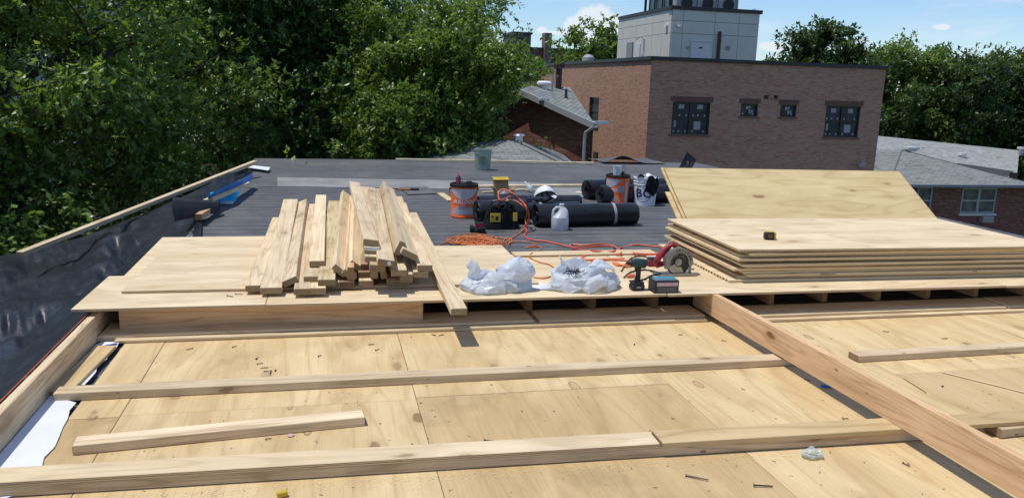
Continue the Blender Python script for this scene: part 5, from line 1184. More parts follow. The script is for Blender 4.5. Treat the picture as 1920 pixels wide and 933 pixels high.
# white bucket with navy letters, dark cloth and a rag
p = atZ(1208, 386, 0); p = p+Vector((p.x, p.y, 0)).normalized()*.13; fa = facing(p)
T3_ = thing('white_bucket', 'white plastic bucket with a navy round logo, black cloth hanging over it', 'bucket', (p.x, p.y, 0), fa)
rbw = lambda z: .130+.020*z/.36
mb = MB(); mb.lathe([(0, .003), (.126, .003), (.130, .0), (rbw(.25), .25), (rbw(.25)+.006, .255), (rbw(.26)+.006, .262), (rbw(.27), .267), (rbw(.285), .285), (rbw(.285)+.007, .289), (rbw(.3)+.007, .297), (rbw(.3), .301), (rbw(.32), .322), (rbw(.32)+.007, .326), (rbw(.34)+.007, .345), (rbw(.36)-.004, .35), (rbw(.30)-.005, .30), (.125, .02), (0, .02)], 48); mb.build('body', M_whiteplast, T3_, smooth=40)
def ring(mb, a0, z0, rad, wd, r_at, s0=0, s1=1, n=40, proud=.0012):
    vs = []
    for i in range(n+1):
        a = 2*math.pi*(s0+(s1-s0)*i/n)
        for rr in (rad-wd/2, rad+wd/2): x = rr*math.cos(a); y = rr*math.sin(a); vs.append(((r_at(z0+y)+proud)*math.cos(a0+x/r_at(z0)), (r_at(z0+y)+proud)*math.sin(a0+x/r_at(z0)), z0+y))
    mb.add(vs, [(2*i, 2*i+1, 2*i+3, 2*i+2) for i in range(n)])
cyl_text(T3_, 'B', .150, -.56, .150, rbw, M_navy, proud=.006); cyl_text(T3_, 'C', .150, .16, .150, rbw, M_navy, proud=.006)
mb = MB(); ring(mb, -.19, .150, .100, .004, rbw); ring(mb, -.19, .150, .108, .0015, rbw); mb.build('logo_ring', M_navy, T3_)
mb = MB(); 
for k in range(9): cyl_patch(mb, .95, 1.10, lambda t: .05+k*.018, lambda t: .058+k*.018, rbw, .0012, 3, 1)
mb.build('print_line', M_navy, T3_)['kind'] = 'stuff'
mb = MB(); mb.tube([((rbw(.3)+.012)*math.cos(math.pi/2+.3+t_*math.pi), (rbw(.3)+.012)*math.sin(math.pi/2+.3+t_*math.pi), .29-.12*math.sin(t_*math.pi)**.8) for t_ in [k/24 for k in range(25)]], .0026, 6); mb.build('bail_handle', M_papergrey, T3_)
def rag(name, pts_fn, nu, nv, m_, lab, amp=.008, sc=22, smooth=70):
    vs = []
    for j in range(nv+1):
        for i in range(nu+1):
            p = Vector(pts_fn(i/nu, j/nv)); q = Vector((mnoise.noise(p*sc), mnoise.noise(p*sc+Vector((5, 1, 2))), mnoise.noise(p*sc+Vector((1, 9, 4))))); vs.append(p+q*amp)
    nn = nu+1; mb = MB(); mb.add(vs, [(j*nn+i, j*nn+i+1, (j+1)*nn+i+1, (j+1)*nn+i) for j in range(nv) for i in range(nu)]); o = mb.build(name, m_, smooth=smooth); 
    so = o.modifiers.new('thickness', 'SOLIDIFY'); so.thickness = .003; return tag(o, lab, 'cloth')
cw_ = Matrix.Rotation(fa, 3, 'Z')
def bl(a, z, r_): return p+cw_ @ Vector((r_*math.cos(a), r_*math.sin(a), z))
rag('black_cloth', lambda u, v: bl(.15+u*.95-.25*v*(1-u), .365-.19*v+.02*math.sin(u*7)-.03*math.sin(u*3.1)*v, rbw(.3)+.012+.012*math.sin(v*3.14)), 26, 24, M_blackcloth, 'black cloth draped down the right front of the white bucket', .012)
rag('black_glove', lambda u, v: bl(-.75+u*.55, .355+.035*math.sin(v*math.pi)*math.sin(u*math.pi)**.5, .10+.065*v), 18, 18, M_blackcloth, 'black glove lying on the left rim of the white bucket', .010, 30)
rag('white_rag', lambda u, v: bl(-.05+u*1.25, .36+.035*math.sin(v*math.pi)*math.sin(u*math.pi)**.5, -.03+.17*v+.02*math.sin(u*6)), 22, 18, M_paper, 'white rag heaped on the right rim of the white bucket', .010, 26)
# far green bucket
p = atZ(905, 320, 0); p = p+Vector((p.x, p.y, 0)).normalized()*.13; fa = facing(p)
T = thing('green_bucket', 'cloudy green-grey plastic bucket standing alone near the far roof edge', 'bucket', (p.x, p.y, 0), fa); rg = lambda z: .125+.024*z/.36
mb = MB(); mb.lathe([(0, .003), (.12, .003), (.125, 0), (rg(.27), .27), (rg(.27)+.008, .272), (rg(.28)+.008, .29), (rg(.29), .293), (rg(.33), .33), (rg(.33)+.008, .333), (rg(.36)+.008, .355), (rg(.36)-.004, .36), (rg(.30)-.006, .3), (.118, .012), (0, .012)], 40); mb.build('body', M_greenb, T, smooth=40)
mb = MB(); cyl_patch(mb, -.55, .35, lambda t: .11, lambda t: .24, rg, .001, 10, 3); mb.build('label', plain('faded_green_label', (.12, .24, .18), .6), T)
mb = MB(); cyl_patch(mb, -.18, .12, lambda t: .185, lambda t: .215, rg, .002, 6, 1); cyl_patch(mb, -.2, .14, lambda t: .125, lambda t: .135, rg, .002, 6, 1); mb.build('label_print', M_redprint, T)
mb = MB(); mb.lathe([(.09, .08), (.10, .20), (.05, .24), (0, .24)], 20); mb.build('bucket_content', plain('pale_rag', (.38, .42, .38), .8, .3, 30), T, smooth=60)
mb = MB(); mb.tube([((rg(.3)+.012)*math.cos(math.pi/2+t_*math.pi), (rg(.3)+.012)*math.sin(math.pi/2+t_*math.pi), .31-.13*math.sin(t_*math.pi)) for t_ in [k/20 for k in range(21)]], .0025, 5); mb.build('bail_handle', M_papergrey, T)

# ------------------------------------------------------------------ jug
p = atZ(1049, 432, 0); p += Vector((p.x, p.y, 0)).normalized()*.07; fa = facing(p)+.25
T = thing('plastic_jug', 'milky white gallon jug standing before the big strapped roll', 'jug', (p.x, p.y, 0), fa+math.pi/4*0)
def sq_lathe(mb, prof, n=40, sq=3.2, skew=None):
    vs = []
    for (r_, z, ox) in prof:
        for j in range(n):
            a = 2*math.pi*j/n; q = 1/((abs(math.cos(a))**sq+abs(math.sin(a))**sq)**(1/sq)); vs.append((r_*q*math.cos(a), ox+r_*q*math.sin(a), z))
    k = len(prof); mb.add(vs, [(i*n+j, i*n+(j+1) % n, (i+1)*n+(j+1) % n, (i+1)*n+j) for i in range(k-1) for j in range(n)])
mb = MB(); sq_lathe(mb, [(0, .008, 0), (.068, .006, 0), (.078, .0, 0), (.083, .012, 0), (.084, .10, 0), (.082, .128, 0)]); 
sq_lathe(mb, [(.082, .128, 0), (.070, .150, .012), (.054, .178, .026), (.042, .205, .028), (.028, .228, .018), (.021, .238, .012), (.021, .246, .012)], sq=2.6); mb.build('jug_body', M_jug, T, smooth=50)
mb = MB(); mb.tube([(0, -.004, .228), (0, -.040, .226), (0, -.070, .200), (0, -.078, .150), (0, -.070, .115)], [.012, .013, .012, .012, .013], 10); mb.build('jug_handle', M_jug, T, smooth=60)
mb = MB(); mb.lathe([(.023, .244), (.024, .246), (.024, .260), (0, .262)], 20, (0, .012, 0)); mb.build('jug_cap', M_whiteplast, T, smooth=40)
mb = MB(); sq_lathe(mb, [(0, .060, 0), (.079, .060, 0)]); mb.build('water_level', M_jug, T)
# ------------------------------------------------------------------ hard hat lying on its side on the low roll
p = atY(1021, 372, atZ(1021, 409, 0).y+.12)
T = thing('hard_hat', 'white hard hat on the low rolls, its dark inside facing the camera', 'hard hat', (p.x, p.y, .215), facing(p)+.15); T.rotation_euler = (0, R(36), facing(p)+math.pi+.3)
mb = MB(); n = 40; vs = []; fs = []
for i in range(14):
    t_ = i/13*math.pi/2
    for j in range(n):
        a = 2*math.pi*j/n; rr = math.cos(t_); rid = 1+.05*math.exp(-((math.sin(a))*6)**2)*math.sin(t_)
        vs.append((.145*rr*math.cos(a), .118*rr*math.sin(a), .125*math.sin(t_)*rid))
fs = [(i*n+j, i*n+(j+1) % n, (i+1)*n+(j+1) % n, (i+1)*n+j) for i in range(13) for j in range(n)]; mb.add(vs, fs)
o = mb.build('shell', M_whiteplast, T, smooth=60); so = o.modifiers.new('thickness', 'SOLIDIFY'); so.thickness = .004
mb = MB(); vs = []
for j in range(n):
    a = 2*math.pi*j/n; e = .012+.045*max(0, math.cos(a))**2
    vs += [(.145*math.cos(a), .118*math.sin(a), 0), ((.145+e)*math.cos(a), (.118+e*.8)*math.sin(a), -.010*max(0, math.cos(a)))]
mb.add(vs, [(2*j, 2*j+1, (2*j+3) % (2*n), (2*j+2) % (2*n)) for j in range(n)]); o = mb.build('brim', M_whiteplast, T, smooth=60); so = o.modifiers.new('thickness', 'SOLIDIFY'); so.thickness = .003
mb = MB(); mb.tube([(.13*math.cos(a/20*6.283), .105*math.sin(a/20*6.283), .012) for a in range(21)], .011, 6)
for a in range(3): c_, s_ = math.cos(a*1.05), math.sin(a*1.05); mb.tube([(.12*c_, .10*s_, .01), (.07*c_, .06*s_, .075), (0, 0, .09), (-.07*c_, -.06*s_, .075), (-.12*c_, -.10*s_, .01)], .008, 6)
mb.build('suspension_harness', M_black, T)
# ------------------------------------------------------------------ tool bag, charger, boxes
p = atZ(944, 432, 0); p.y += .15
T = thing('tool_bag', 'open black tool bag with yellow pockets in front of the left roll', 'tool bag', (p.x, p.y, 0), .05)
rsb = random.Random(4)
def bagsurf(u, v):  # u round, v up
    a = u*2*math.pi; w_ = .185-.045*v; d_ = .115-.05*v; q = 1/((abs(math.cos(a))**4+abs(math.sin(a))**4)**.25)
    return Vector((w_*q*math.cos(a), d_*q*math.sin(a), .22*v+.02*math.sin(a*2)*v))
mb = MB(); nu, nv = 40, 12; vs = []
for jv in range(nv+1):
    for iu in range(nu): pp = bagsurf(iu/nu, jv/nv); vs.append(pp+Vector((mnoise.noise(pp*14), mnoise.noise(pp*14+Vector((3, 3, 3))), 0))*.014)
mb.add(vs, [(j*nu+i, j*nu+(i+1) % nu, (j+1)*nu+(i+1) % nu, (j+1)*nu+i) for j in range(nv) for i in range(nu)]+[tuple(range(nu-1, -1, -1))]); o = mb.build('bag_body', M_blackcloth, T, smooth=50); so = o.modifiers.new('thickness', 'SOLIDIFY'); so.thickness = .005
mb = MB(); mb.box((-.085, -.116, .125), (.105, .006, .085), Matrix.Rotation(R(-6), 3, 'X')); mb.build('yellow_pocket', M_yellow, T, bevel=.002)
mb = MB(); mb.box((.12, -.114, .13), (.045, .006, .085), Matrix.Rotation(R(-6), 3, 'X')); mb.build('yellow_pocket', M_yellow, T, bevel=.002)
mb = MB(); mb.box((-.07, -.120, .110), (.03, .004, .055)); mb.box((-.115, -.119, .135), (.02, .004, .02)); mb.build('pocket_print', M_black, T)
mb = MB(); mb.tube([(-.12, -.06, .19), (-.10, -.09, .25), (0, -.11, .285), (.09, -.09, .25), (.11, -.06, .19)], .008, 8); mb.build('handle', M_black, T)
mb = MB(); mb.tube([(-.12, .05, .19), (-.08, .02, .27), (.02, .0, .30), (.1, .03, .25), (.12, .05, .19)], .008, 8); mb.build('handle', M_black, T)
for k, (dx, dy, h_, m_) in enumerate(((-.03, .02, .285, M_redplast), (.04, -.01, .27, M_black), (.08, .02, .29, M_teal))):
    mb = MB(); mb.tube([(dx, dy, .05), (dx+.01, dy, h_-.04), (dx+.02, dy+.005, h_)], [.014, .016, .008], 8); mb.build('tool_handle', m_, T, smooth=50)
mb = MB(); mb.box((0, 0, .012), (.13, .09, .022)); mb.box((.0, .02, .040), (.10, .035, .036)); mb.box((-.045, -.02, .04), (.03, .05, .036))
p = atZ(897, 438, 0); T = thing('battery_charger', 'black battery charger with a red-banded battery, left of the tool bag', 'charger', (p.x, p.y+.05, 0), -.1)
mb = MB(); mb.box((0, 0, .030), (.150, .095, .056)); mb.box((-.055, 0, .064), (.035, .09, .014)); mb.box((.06, 0, .064), (.02, .09, .014)); mb.build('charger_body', M_black, T, bevel=.005)
mb = MB(); mb.box((.012, .01, .074), (.075, .07, .030)); mb.build('battery', M_pink, T, bevel=.004)
mb = MB(); mb.box((.015, .01, .094), (.085, .075, .012)); mb.build('battery_top', M_black, T, bevel=.003)
mb = MB(); mb.box((-.02, -.0485, .038), (.025, .002, .008)); mb.build('logo_plate', M_papergrey, T)
mb = MB(); mb.tube([(p.x+.07, p.y+.06, .01), (p.x+.16, p.y+.03, .005), (p.x+.28, p.y+.07, .004), (p.x+.42, p.y+.02, .004), (p.x+.56, p.y+.07, .005), (p.x+.62, p.y+.18, .01)], .004, 6); o = mb.build('charger_lead', M_black); tag(o, 'thin black cable running from the charger to the tool bag', 'cable')
# open cardboard box
p = atZ(943, 388, 0); T = thing('cardboard_box', 'small open cardboard box with a yellow lid flap behind the left roll', 'box', (p.x, p.y, .10), .1)
mb = MB(); w_, d_, h_ = .20, .15, .11
for (c, s_) in (((0, -d_/2, h_/2), (w_, .004, h_)), ((0, d_/2, h_/2), (w_, .004, h_)), ((-w_/2, 0, h_/2), (.004, d_-.005, h_)), ((w_/2, 0, h_/2), (.004, d_-.005, h_)), ((0, 0, .002), (w_-.005, d_-.005, .004))): mb.box(c, s_)
mb.build('carton', M_card, T)
mb = MB(); mb.box((0, d_/2+.03, h_+.05), (w_-.01, .004, .12), Matrix.Rotation(R(-25), 3, 'X')); mb.build('lid_flap', M_card, T)
mb = MB(); mb.box((0, d_/2+.040, h_+.116), (w_-.005, .060, .006), Matrix.Rotation(R(28), 3, 'X')); mb.build('lid_tab', M_yellow, T)
mb = MB(); mb.box((w_/2+.02, 0, h_+.01), (.004, d_-.02, .07), Matrix.Rotation(R(50), 3, 'Y')); mb.box((-w_/2-.02, 0, h_+.01), (.004, d_-.02, .07), Matrix.Rotation(R(-40), 3, 'Y')); mb.build('side_flap', M_card, T)
mb = MB(); mb.box((0, 0, -.05), (.26, .2, .1), None); o = mb.build('foam_block', M_darkmem, bevel=.004); o.location = (p.x, p.y, .0505); tag(o, 'dark low block under the open cardboard box', 'block')
# crumpled clear bag on the left roll
def blob(name, c, d, m_, lab, cat, seed=0, n=3, amp=.35, flat=True, sc=2.2):
    bm = bmesh.new(); bmesh.ops.create_icosphere(bm, subdivisions=n, radius=1.0)
    for v in bm.verts:
        f = mnoise.fractal(v.co*sc+Vector((seed, seed*2, 0)), .7, 2.2, 4); v.co *= 1+amp*f; v.co = Vector((v.co.x*d[0], v.co.y*d[1], max(-.6*d[2], v.co.z*d[2])))
    me = bpy.data.meshes.new(name); bm.to_mesh(me); bm.free(); me.materials.append(m_); o = bpy.data.objects.new(name, me); C.objects.link(o); o.location = c
    if not flat: me.polygons.foreach_set('use_smooth', [True]*len(me.polygons))
    return tag(o, lab, cat)
p = atZ(945, 410, 0); blob('clear_wrapper', (p.x, p.y+.05, .285), (.07, .05, .03), M_clear, 'crumpled clear wrapper on top of the roll behind the tool bag', 'wrapper', 3)
p = atZ(997, 362, 0)
T = thing('water_bottle', 'clear plastic bottle lying behind the white hard hat', 'bottle', (p.x, p.y, .05)); T.rotation_euler = (0, R(70), 1.8)
mb = MB(); mb.lathe([(0, 0), (.032, .002), (.034, .02), (.031, .04), (.034, .06), (.031, .08), (.034, .10), (.033, .14), (.020, .17), (.012, .185), (.012, .2)], 20); mb.build('bottle_body', M_clear, T, smooth=50)
mb = MB(); mb.cyl((0, 0, .198), (0, 0, .214), .015, 14); mb.build('bottle_cap', M_whiteplast, T)
# clamp on the roll in front of the helmet
p = atZ(1012, 420, .0); mb = MB(); mb.box((0, 0, 0), (.16, .03, .014), Matrix.Rotation(.25, 3, 'Z')); mb.box((.03, .02, .012), (.14, .02, .012), Matrix.Rotation(-.3, 3, 'Z')); mb.box((-.08, -.02, .005), (.03, .035, .02)); o = mb.build('pliers', plain('blue_grey_tool', (.06, .08, .12), .4, .2, 30, .5, .1, .4), bevel=.002); o.location = (p.x, p.y+.18, .238); tag(o, 'dark pliers lying on the big roll in front of the hard hat', 'pliers')
mb = MB(); mb.box((0, 0, 0), (.055, .04, .003), Matrix.Rotation(-.7, 3, 'Z')); mb.box((.0, 0, .002), (.035, .006, .001), Matrix.Rotation(-.7, 3, 'Z')); o = mb.build('paper_tag', M_paper); p = atZ(1045, 414, 0); o.location = (p.x, p.y+.17, .243); o.rotation_euler = (R(35), 0, 0); tag(o, 'small white paper tag on the big roll above the jug', 'tag')
# utility knife on the roof
p = atZ(763, 358, 0)
T = thing('utility_knife', 'orange-handled knife lying on the roof above the lumber pile', 'knife', (p.x, p.y-.02, .028), R(-2))
mb = MB(); mb.box((-.04, 0, 0), (.17, .035, .022)); mb.build('handle', plain('orange_wood', (.50, .20, .04), .5), T, bevel=.006)
mb = MB(); mb.box((.10, 0, 0), (.11, .045, .026)); mb.box((-.135, 0, 0), (.025, .037, .024)); mb.build('grip', M_black, T, bevel=.005)
mb = MB(); mb.box((.20, 0, -.004), (.10, .012, .004)); mb.build('blade', M_steel, T)

# ------------------------------------------------------------------ timber on the far roof
GT = None
a = atZ(742, 302, 0); b = atZ(1112, 309, 0)
stick('edge_board', (a.x, a.y, .05), (b.x, b.y, .05), .06, .048, M_stud, 'long thin board along the far roof edge behind the green bucket', 'board')
a = atZ(895, 354, 0); b = atZ(1102, 352, 0)
stick('roof_board', (a.x, a.y+.04, .045), (b.x, b.y+.05, .045), .085, .04, M_stud, 'long pale board on the roof behind the cardboard box and helmet', 'board')
a = atZ(905, 362, 0); b = atZ(982, 357, 0)
stick('thin_stick', (a.x, a.y, .02), (b.x, b.y, .02), .04, .018, M_ply, 'thin stick on the roof left of the clear bottle', 'stick')
a = atZ(826, 364, 0); b = atZ(846, 378, 0)
stick('thin_stick', (a.x, a.y, .02), (b.x, b.y, .02), .09, .018, M_ply, 'short pale stick poking out behind the left orange pail', 'stick')
a = atZ(1080, 362, 0); b = atZ(1104, 364, 0)
stick('wood_offcut', (a.x, a.y, .02), (b.x, b.y, .02), .12, .018, M_ply, 'small square plywood offcut left of the rear rolls', 'offcut')
# lifted membrane at the far corner
c0 = atZ(1108, 300, 0); c1 = atZ(1240, 318, 0)
def flapf(u, v):
    x = c0.x+(c1.x+.5-c0.x)*u; y = c0.y-1.0*v+.2; h_ = .14*math.exp(-((u-.30)/.22)**2)*(v**1.0)+.03*max(0, u-.5)*(1-v*.6)+.02*mnoise.noise(Vector((x, y, 0))*1.5); return Vector((x, y, .012+h_))
vs = [flapf(i/40, j/14) for j in range(15) for i in range(41)]; mb = MB(); mb.add(vs, [(j*41+i, j*41+i+1, (j+1)*41+i+1, (j+1)*41+i) for j in range(14) for i in range(40)][::1]); o = mb.build('lifted_membrane', M_roof, smooth=60); so = o.modifiers.new('thickness', 'SOLIDIFY'); so.thickness = .006; tag(o, 'black roofing membrane lifting in a hump at the far roof corner', 'roofing felt')
q = atY(1290, 302, 13.0); mb = MB(); mb.add([(-.16, 0, -.12), (-.02, .02, .16), (.16, .0, .02), (.04, -.05, -.16), (-.2, -.1, -.19)], [(0, 3, 2, 1), (0, 4, 3)]); o = mb.build('torn_flap', M_darkmem); so = o.modifiers.new('thickness', 'SOLIDIFY'); so.thickness = .006; o.location = q; tag(o, 'small torn black flap standing up against the brick wall', 'roofing felt')
stick('flap_prop', (q.x, q.y, q.z), (q.x+.05, q.y+.05, .0), .03, .03, M_cavity, 'dark stick holding up the small torn flap', 'stick')

# ------------------------------------------------------------------ cords
def cord(name, pts, r, m_, lab, n=7, sub=8):
    P = [Vector(p) for p in pts]; out = []
    for i in range(len(P)-1):
        p0 = P[max(0, i-1)]; p1 = P[i]; p2 = P[i+1]; p3 = P[min(len(P)-1, i+2)]
        for k in range(sub):
            t = k/sub; out.append(.5*((2*p1)+(-p0+p2)*t+(2*p0-5*p1+4*p2-p3)*t*t+(-p0+3*p1-3*p2+p3)*t**3))
    out.append(P[-1]); mb = MB(); mb.tube(out, r, n); o = mb.build(name, m_, smooth=80); return tag(o, lab, 'cord') if lab else o
def pr(px, py, h=.008): return tuple(atZ(px, py, h))
RZ = .007; SZ = UZ+.006
rp = [pr(957, 368, .30), pr(938, 375, .30), pr(935, 362, .34), pr(945, 355, .37), pr(962, 363, .34), pr(975, 374, .28), pr(985, 385, .25), pr(991, 400, .17), pr(991, 418, .06), pr(983, 425, .012), pr(988, 433, RZ), pr(984, 442, RZ), pr(995, 449, RZ), pr(1020, 452, RZ), pr(1045, 457, RZ), pr(1070, 463, RZ)]
tail = [(1100, 463), (1140, 461), (1160, 467), (1185, 474), (1215, 477), (1240, 475)]
cord('power_lead', rp+[pr(x, y, RZ if y < 474 else SZ) for x, y in tail], .0085, M_redcord, 'thick red cord coming over the left roll and across the roof')
p2_ = [(1068, 463), (1072, 458), (1095, 460), (1125, 457), (1150, 461), (1165, 473), (1150, 477), (1115, 476), (1092, 481), (1100, 487), (1140, 486), (1170, 485)]
cord('power_lead', [pr(x, y, RZ if y < 470 else SZ) for x, y in p2_], .0085, M_redcord2, 'orange-red cord loops lying at the back edge of the platform')
p3_ = [(1240, 463), (1220, 461), (1190, 459), (1165, 464), (1155, 470), (1135, 472), (1105, 470), (1075, 466)]
cord('power_lead', [pr(x, y, RZ if y < 468 else SZ) for x, y in p3_], .0085, M_redcord, 'red cord arching from the plywood stack towards the loops')
p4_ = [(1105, 497), (1112, 490), (1140, 487), (1175, 488), (1185, 493), (1160, 497), (1150, 492), (1175, 499), (1190, 497)]
cord('extension_lead', [pr(x, y, SZ+(.003*(k % 2))) for k, (x, y) in enumerate(p4_)], .0070, M_redcord2, 'orange cord loops half hidden behind the right white bag')
p5_ = [pr(989, 425, .02), pr(985, 414, .06), pr(988, 398, .16), pr(980, 385, .25), pr(962, 375, .28), pr(945, 378, .28)]
cord('extension_lead', p5_, .006, M_orangecord, 'orange cord draped over the right side of the left roll')
cord('extension_lead', [pr(985, 427, .01), pr(975, 436, RZ), pr(960, 446, RZ), pr(946, 455, RZ), pr(945, 450, RZ), pr(952, 446, RZ), pr(960, 450, RZ), pr(955, 458, RZ)], .006, M_orangecord, 'orange cord running down from the roll to the tangle')
# tangled coil
rs = random.Random(12); pts = []
for loop in range(26):
    cx_ = 893+rs.gauss(0, 16)+(25 if loop % 4 == 0 else 0); cy_ = 452+rs.gauss(0, 2.5)+(cx_-893)*.09; rx = rs.uniform(14, 34); ry = rs.uniform(4, 9); ph = rs.uniform(0, 6.28); dirn = rs.choice((-1, 1))
    for k in range(9):
        a = ph+dirn*k*.70; pts.append(pr(cx_+rx*math.cos(a), cy_+ry*math.sin(a), .008+rs.uniform(0, .03)+.02*(loop/26)))
cord('extension_lead', pts, .0048, M_orangecord, 'tangled heap of thin orange extension cord on the roof', 6, 5)
tail_pts = [pr(935, 458, .01)]+[pr(x, y, .009) for x, y in ((975, 452), (1005, 458), (985, 464), (1012, 462), (1015, 466))]
cord('extension_lead', tail_pts, .0048, M_orangecord, 'loose orange cord strands right of the tangled heap', 6)
cord('extension_lead', [pr(820, 461, .01), pr(835, 454, .01), pr(855, 450, .012), pr(868, 452, .02)], .0048, M_orangecord, 'orange cord strand at the left end of the heap', 6)
cord('extension_lead', [pr(x, y, SZ-.001) if y > 470 else pr(x, y, RZ+.02) for x, y in ((1016, 467), (1000, 473), (992, 481), (1008, 490), (1030, 496), (1043, 506), (1040, 515), (1020, 521), (1000, 519))], .0052, M_orangecord, 'yellow-orange cord looping between the two white bags', 6)

# ------------------------------------------------------------------ white plastic bags
def crumple(p, seed, a1, s1):
    v = Vector((0, 0, 0))
    for k, (am, sc) in enumerate(((a1, s1), (a1*.28, s1*2.6))):
        q = p*sc+Vector((seed, seed*1.7, k*9.1))
        r_ = Vector((abs(mnoise.noise(q)), abs(mnoise.noise(q+Vector((7, 3, 1)))), abs(mnoise.noise(q+Vector((2, 8, 5))))))
        v += (r_-Vector((.18, .18, .18)))*am*2.2
    return v
def bag_part(parent, name, fn, nu, nv, seed, amp, sc, closed=False):
    vs = [Vector(fn(i/nu, j/nv)) for j in range(nv+1) for i in range(nu+1)]
    vs = [v+crumple(v, seed, amp, sc) for v in vs]; vs = [Vector((v.x, v.y, max(.001, v.z))) for v in vs]
    nn = nu+1; fs = []
    rs = random.Random(seed)
    for j in range(nv):
        for i in range(nu):
            a, b, c, d = j*nn+i, j*nn+i+1, (j+1)*nn+i+1, (j+1)*nn+i
            fs += [(a, b, c), (a, c, d)] if rs.random() < .5 else [(a, b, d), (b, c, d)]
    mb = MB(); mb.add(vs, fs); o = mb.build(name, M_bag, parent, smooth=28); so = o.modifiers.new('thickness', 'SOLIDIFY'); so.thickness = .0012; return o
p = atZ(935, 551, UZ); BG = thing('plastic_bag', 'crumpled white plastic bag at the left, its top twisted into two lobes', 'bag', (p.x, p.y+.10, UZ+.001), -.04, 'white plastic bags')
def bag1(u, v):
    a = u*2*math.pi; ph = v*math.pi/2; rx = .215+.0*math.sin(a); prof = math.cos(ph)**.45
    hh = .115+.02*math.cos(a)
    return (rx*prof*math.cos(a), .115*prof*math.sin(a)*(1+.2*math.sin(a*2)), hh*math.sin(ph))
bag_part(BG, 'bag_bottom', bag1, 34, 9, 3, .030, 8)
def lobe1(u, v): # right puffed lobe
    a = u*2*math.pi; rr = .095*(math.sin(math.pi*min(1, v*.93+.07))**.6); return (.105+rr*math.cos(a)*1.1+.02*v, -.02+rr*.8*math.sin(a), .03+.165*v)
bag_part(BG, 'bag_lobe', lobe1, 20, 10, 8, .026, 9)
def flap1(u, v): # left rising flap sweeping to the front centre
    x = -.165+u*.30; top = .15*math.exp(-((u-.04)/.30)**2)+.06; return (x-.02*v, -.03-.075*u+.03*(1-v)-.03*math.sin(v*3), .02+(top-.02)*v)
bag_part(BG, 'bag_flap', flap1, 18, 9, 5, .026, 8)
p = atZ(1105, 549, UZ); BG2 = thing('plastic_bag', 'crumpled white plastic bag at the right, opened to show black screws', 'bag', (p.x, p.y+.11, UZ+.001), .03, 'white plastic bags')
def bag2(u, v):
    a = u*2*math.pi; prof = 1.0-.12*v+.12*math.sin(v*3.1); hh = .085+.035*max(0, math.cos(a-2.6))+.05*max(0, math.sin(a))
    return (.205*prof*math.cos(a), .13*prof*math.sin(a), hh*v)
bag_part(BG2, 'bag_side', bag2, 34, 8, 21, .032, 8)
bag_part(BG2, 'bag_floor', lambda u, v: (.19*(1-v)*math.cos(u*6.283), .12*(1-v)*math.sin(u*6.283), .075+.022*v), 30, 5, 23, .015, 12)
bag_part(BG2, 'bag_flap', lambda u, v: (-.155+u*.16-.03*v, .02-.02*u, .06+v*(.115*(1-u)**1.1+.03)), 14, 9, 25, .024, 8)
bag_part(BG2, 'bag_flap', lambda u, v: (-.02+u*.21, .05-.14*v+.04*u, .105+.055*math.sin(u*3.1)*math.sin(v*2.6)+.02*math.sin(v*3.1)-.02*v), 16, 9, 27, .028, 8)
bag_part(BG2, 'bag_corner', lambda u, v: (-.27+.12*u, -.03+.07*v, .01+.07*math.sin(v*3.1)*u), 10, 6, 29, .022, 9)
mb = MB(); rs = random.Random(2)
for k in range(26):
    c = Vector((-.075+rs.gauss(0, .025), -.045+rs.gauss(0, .015), .108+rs.uniform(0, .02))); d = Vector((rs.gauss(0, 1), rs.gauss(0, 1), rs.uniform(0, 1))).normalized()*.022; mb.tube([c-d, c+d], [.0022, .0022], 5)
o = mb.build('loose_screws', M_black); o.location = BG2.location; o['kind'] = 'stuff'; tag(o, 'heap of black screws inside the open right bag')
paper('torn_paper', [Z(988, 541, UZ), Z(1030, 544, UZ), Z(1038, 538, UZ), Z(1012, 530, UZ), Z(994, 531, UZ)], UZ+.004, 'torn white paper scrap between the two bags')

# ------------------------------------------------------------------ drill standing on its battery
p = atZ(1198, 546, UZ); T = thing('cordless_drill', 'dark teal cordless drill standing upright on its battery', 'drill', (p.x, p.y+.04, UZ+.001), .0)
mb = MB(); mb.box((0, 0, .020), (.082, .070, .036)); mb.build('battery', M_black, T, bevel=.006)
mb = MB(); mb.box((0, 0, .046), (.070, .060, .018)); mb.tube([(.0, 0, .05), (.004, 0, .09), (.006, 0, .13), (.004, 0, .15)], [.021, .016, .016, .020], 12); mb.build('grip', M_black, T, smooth=50)
mb = MB(); mb.tube([(.052, -.005, .163), (.048, -.005, .165), (.02, 0, .167), (-.02, 0, .170), (-.045, .0, .171)], [.022, .028, .030, .029, .024], 18); mb.build('motor_housing', M_teal, T, smooth=50)
mb = MB(); mb.tube([(-.040, 0, .171), (-.066, 0, .172), (-.072, 0, .172)], [.019, .014, .007], 16); mb.cyl((-.07, 0, .172), (-.082, 0, .1722), .004, 8); mb.build('chuck', M_bladedark, T, smooth=50)
mb = MB(); mb.box((-.014, 0, .128), (.012, .012, .022)); mb.build('trigger', M_bladedark, T, bevel=.002)
mb = MB(); mb.box((0, -.0362, .022), (.03, .001, .008)); mb.build('logo_plate', M_papergrey, T)
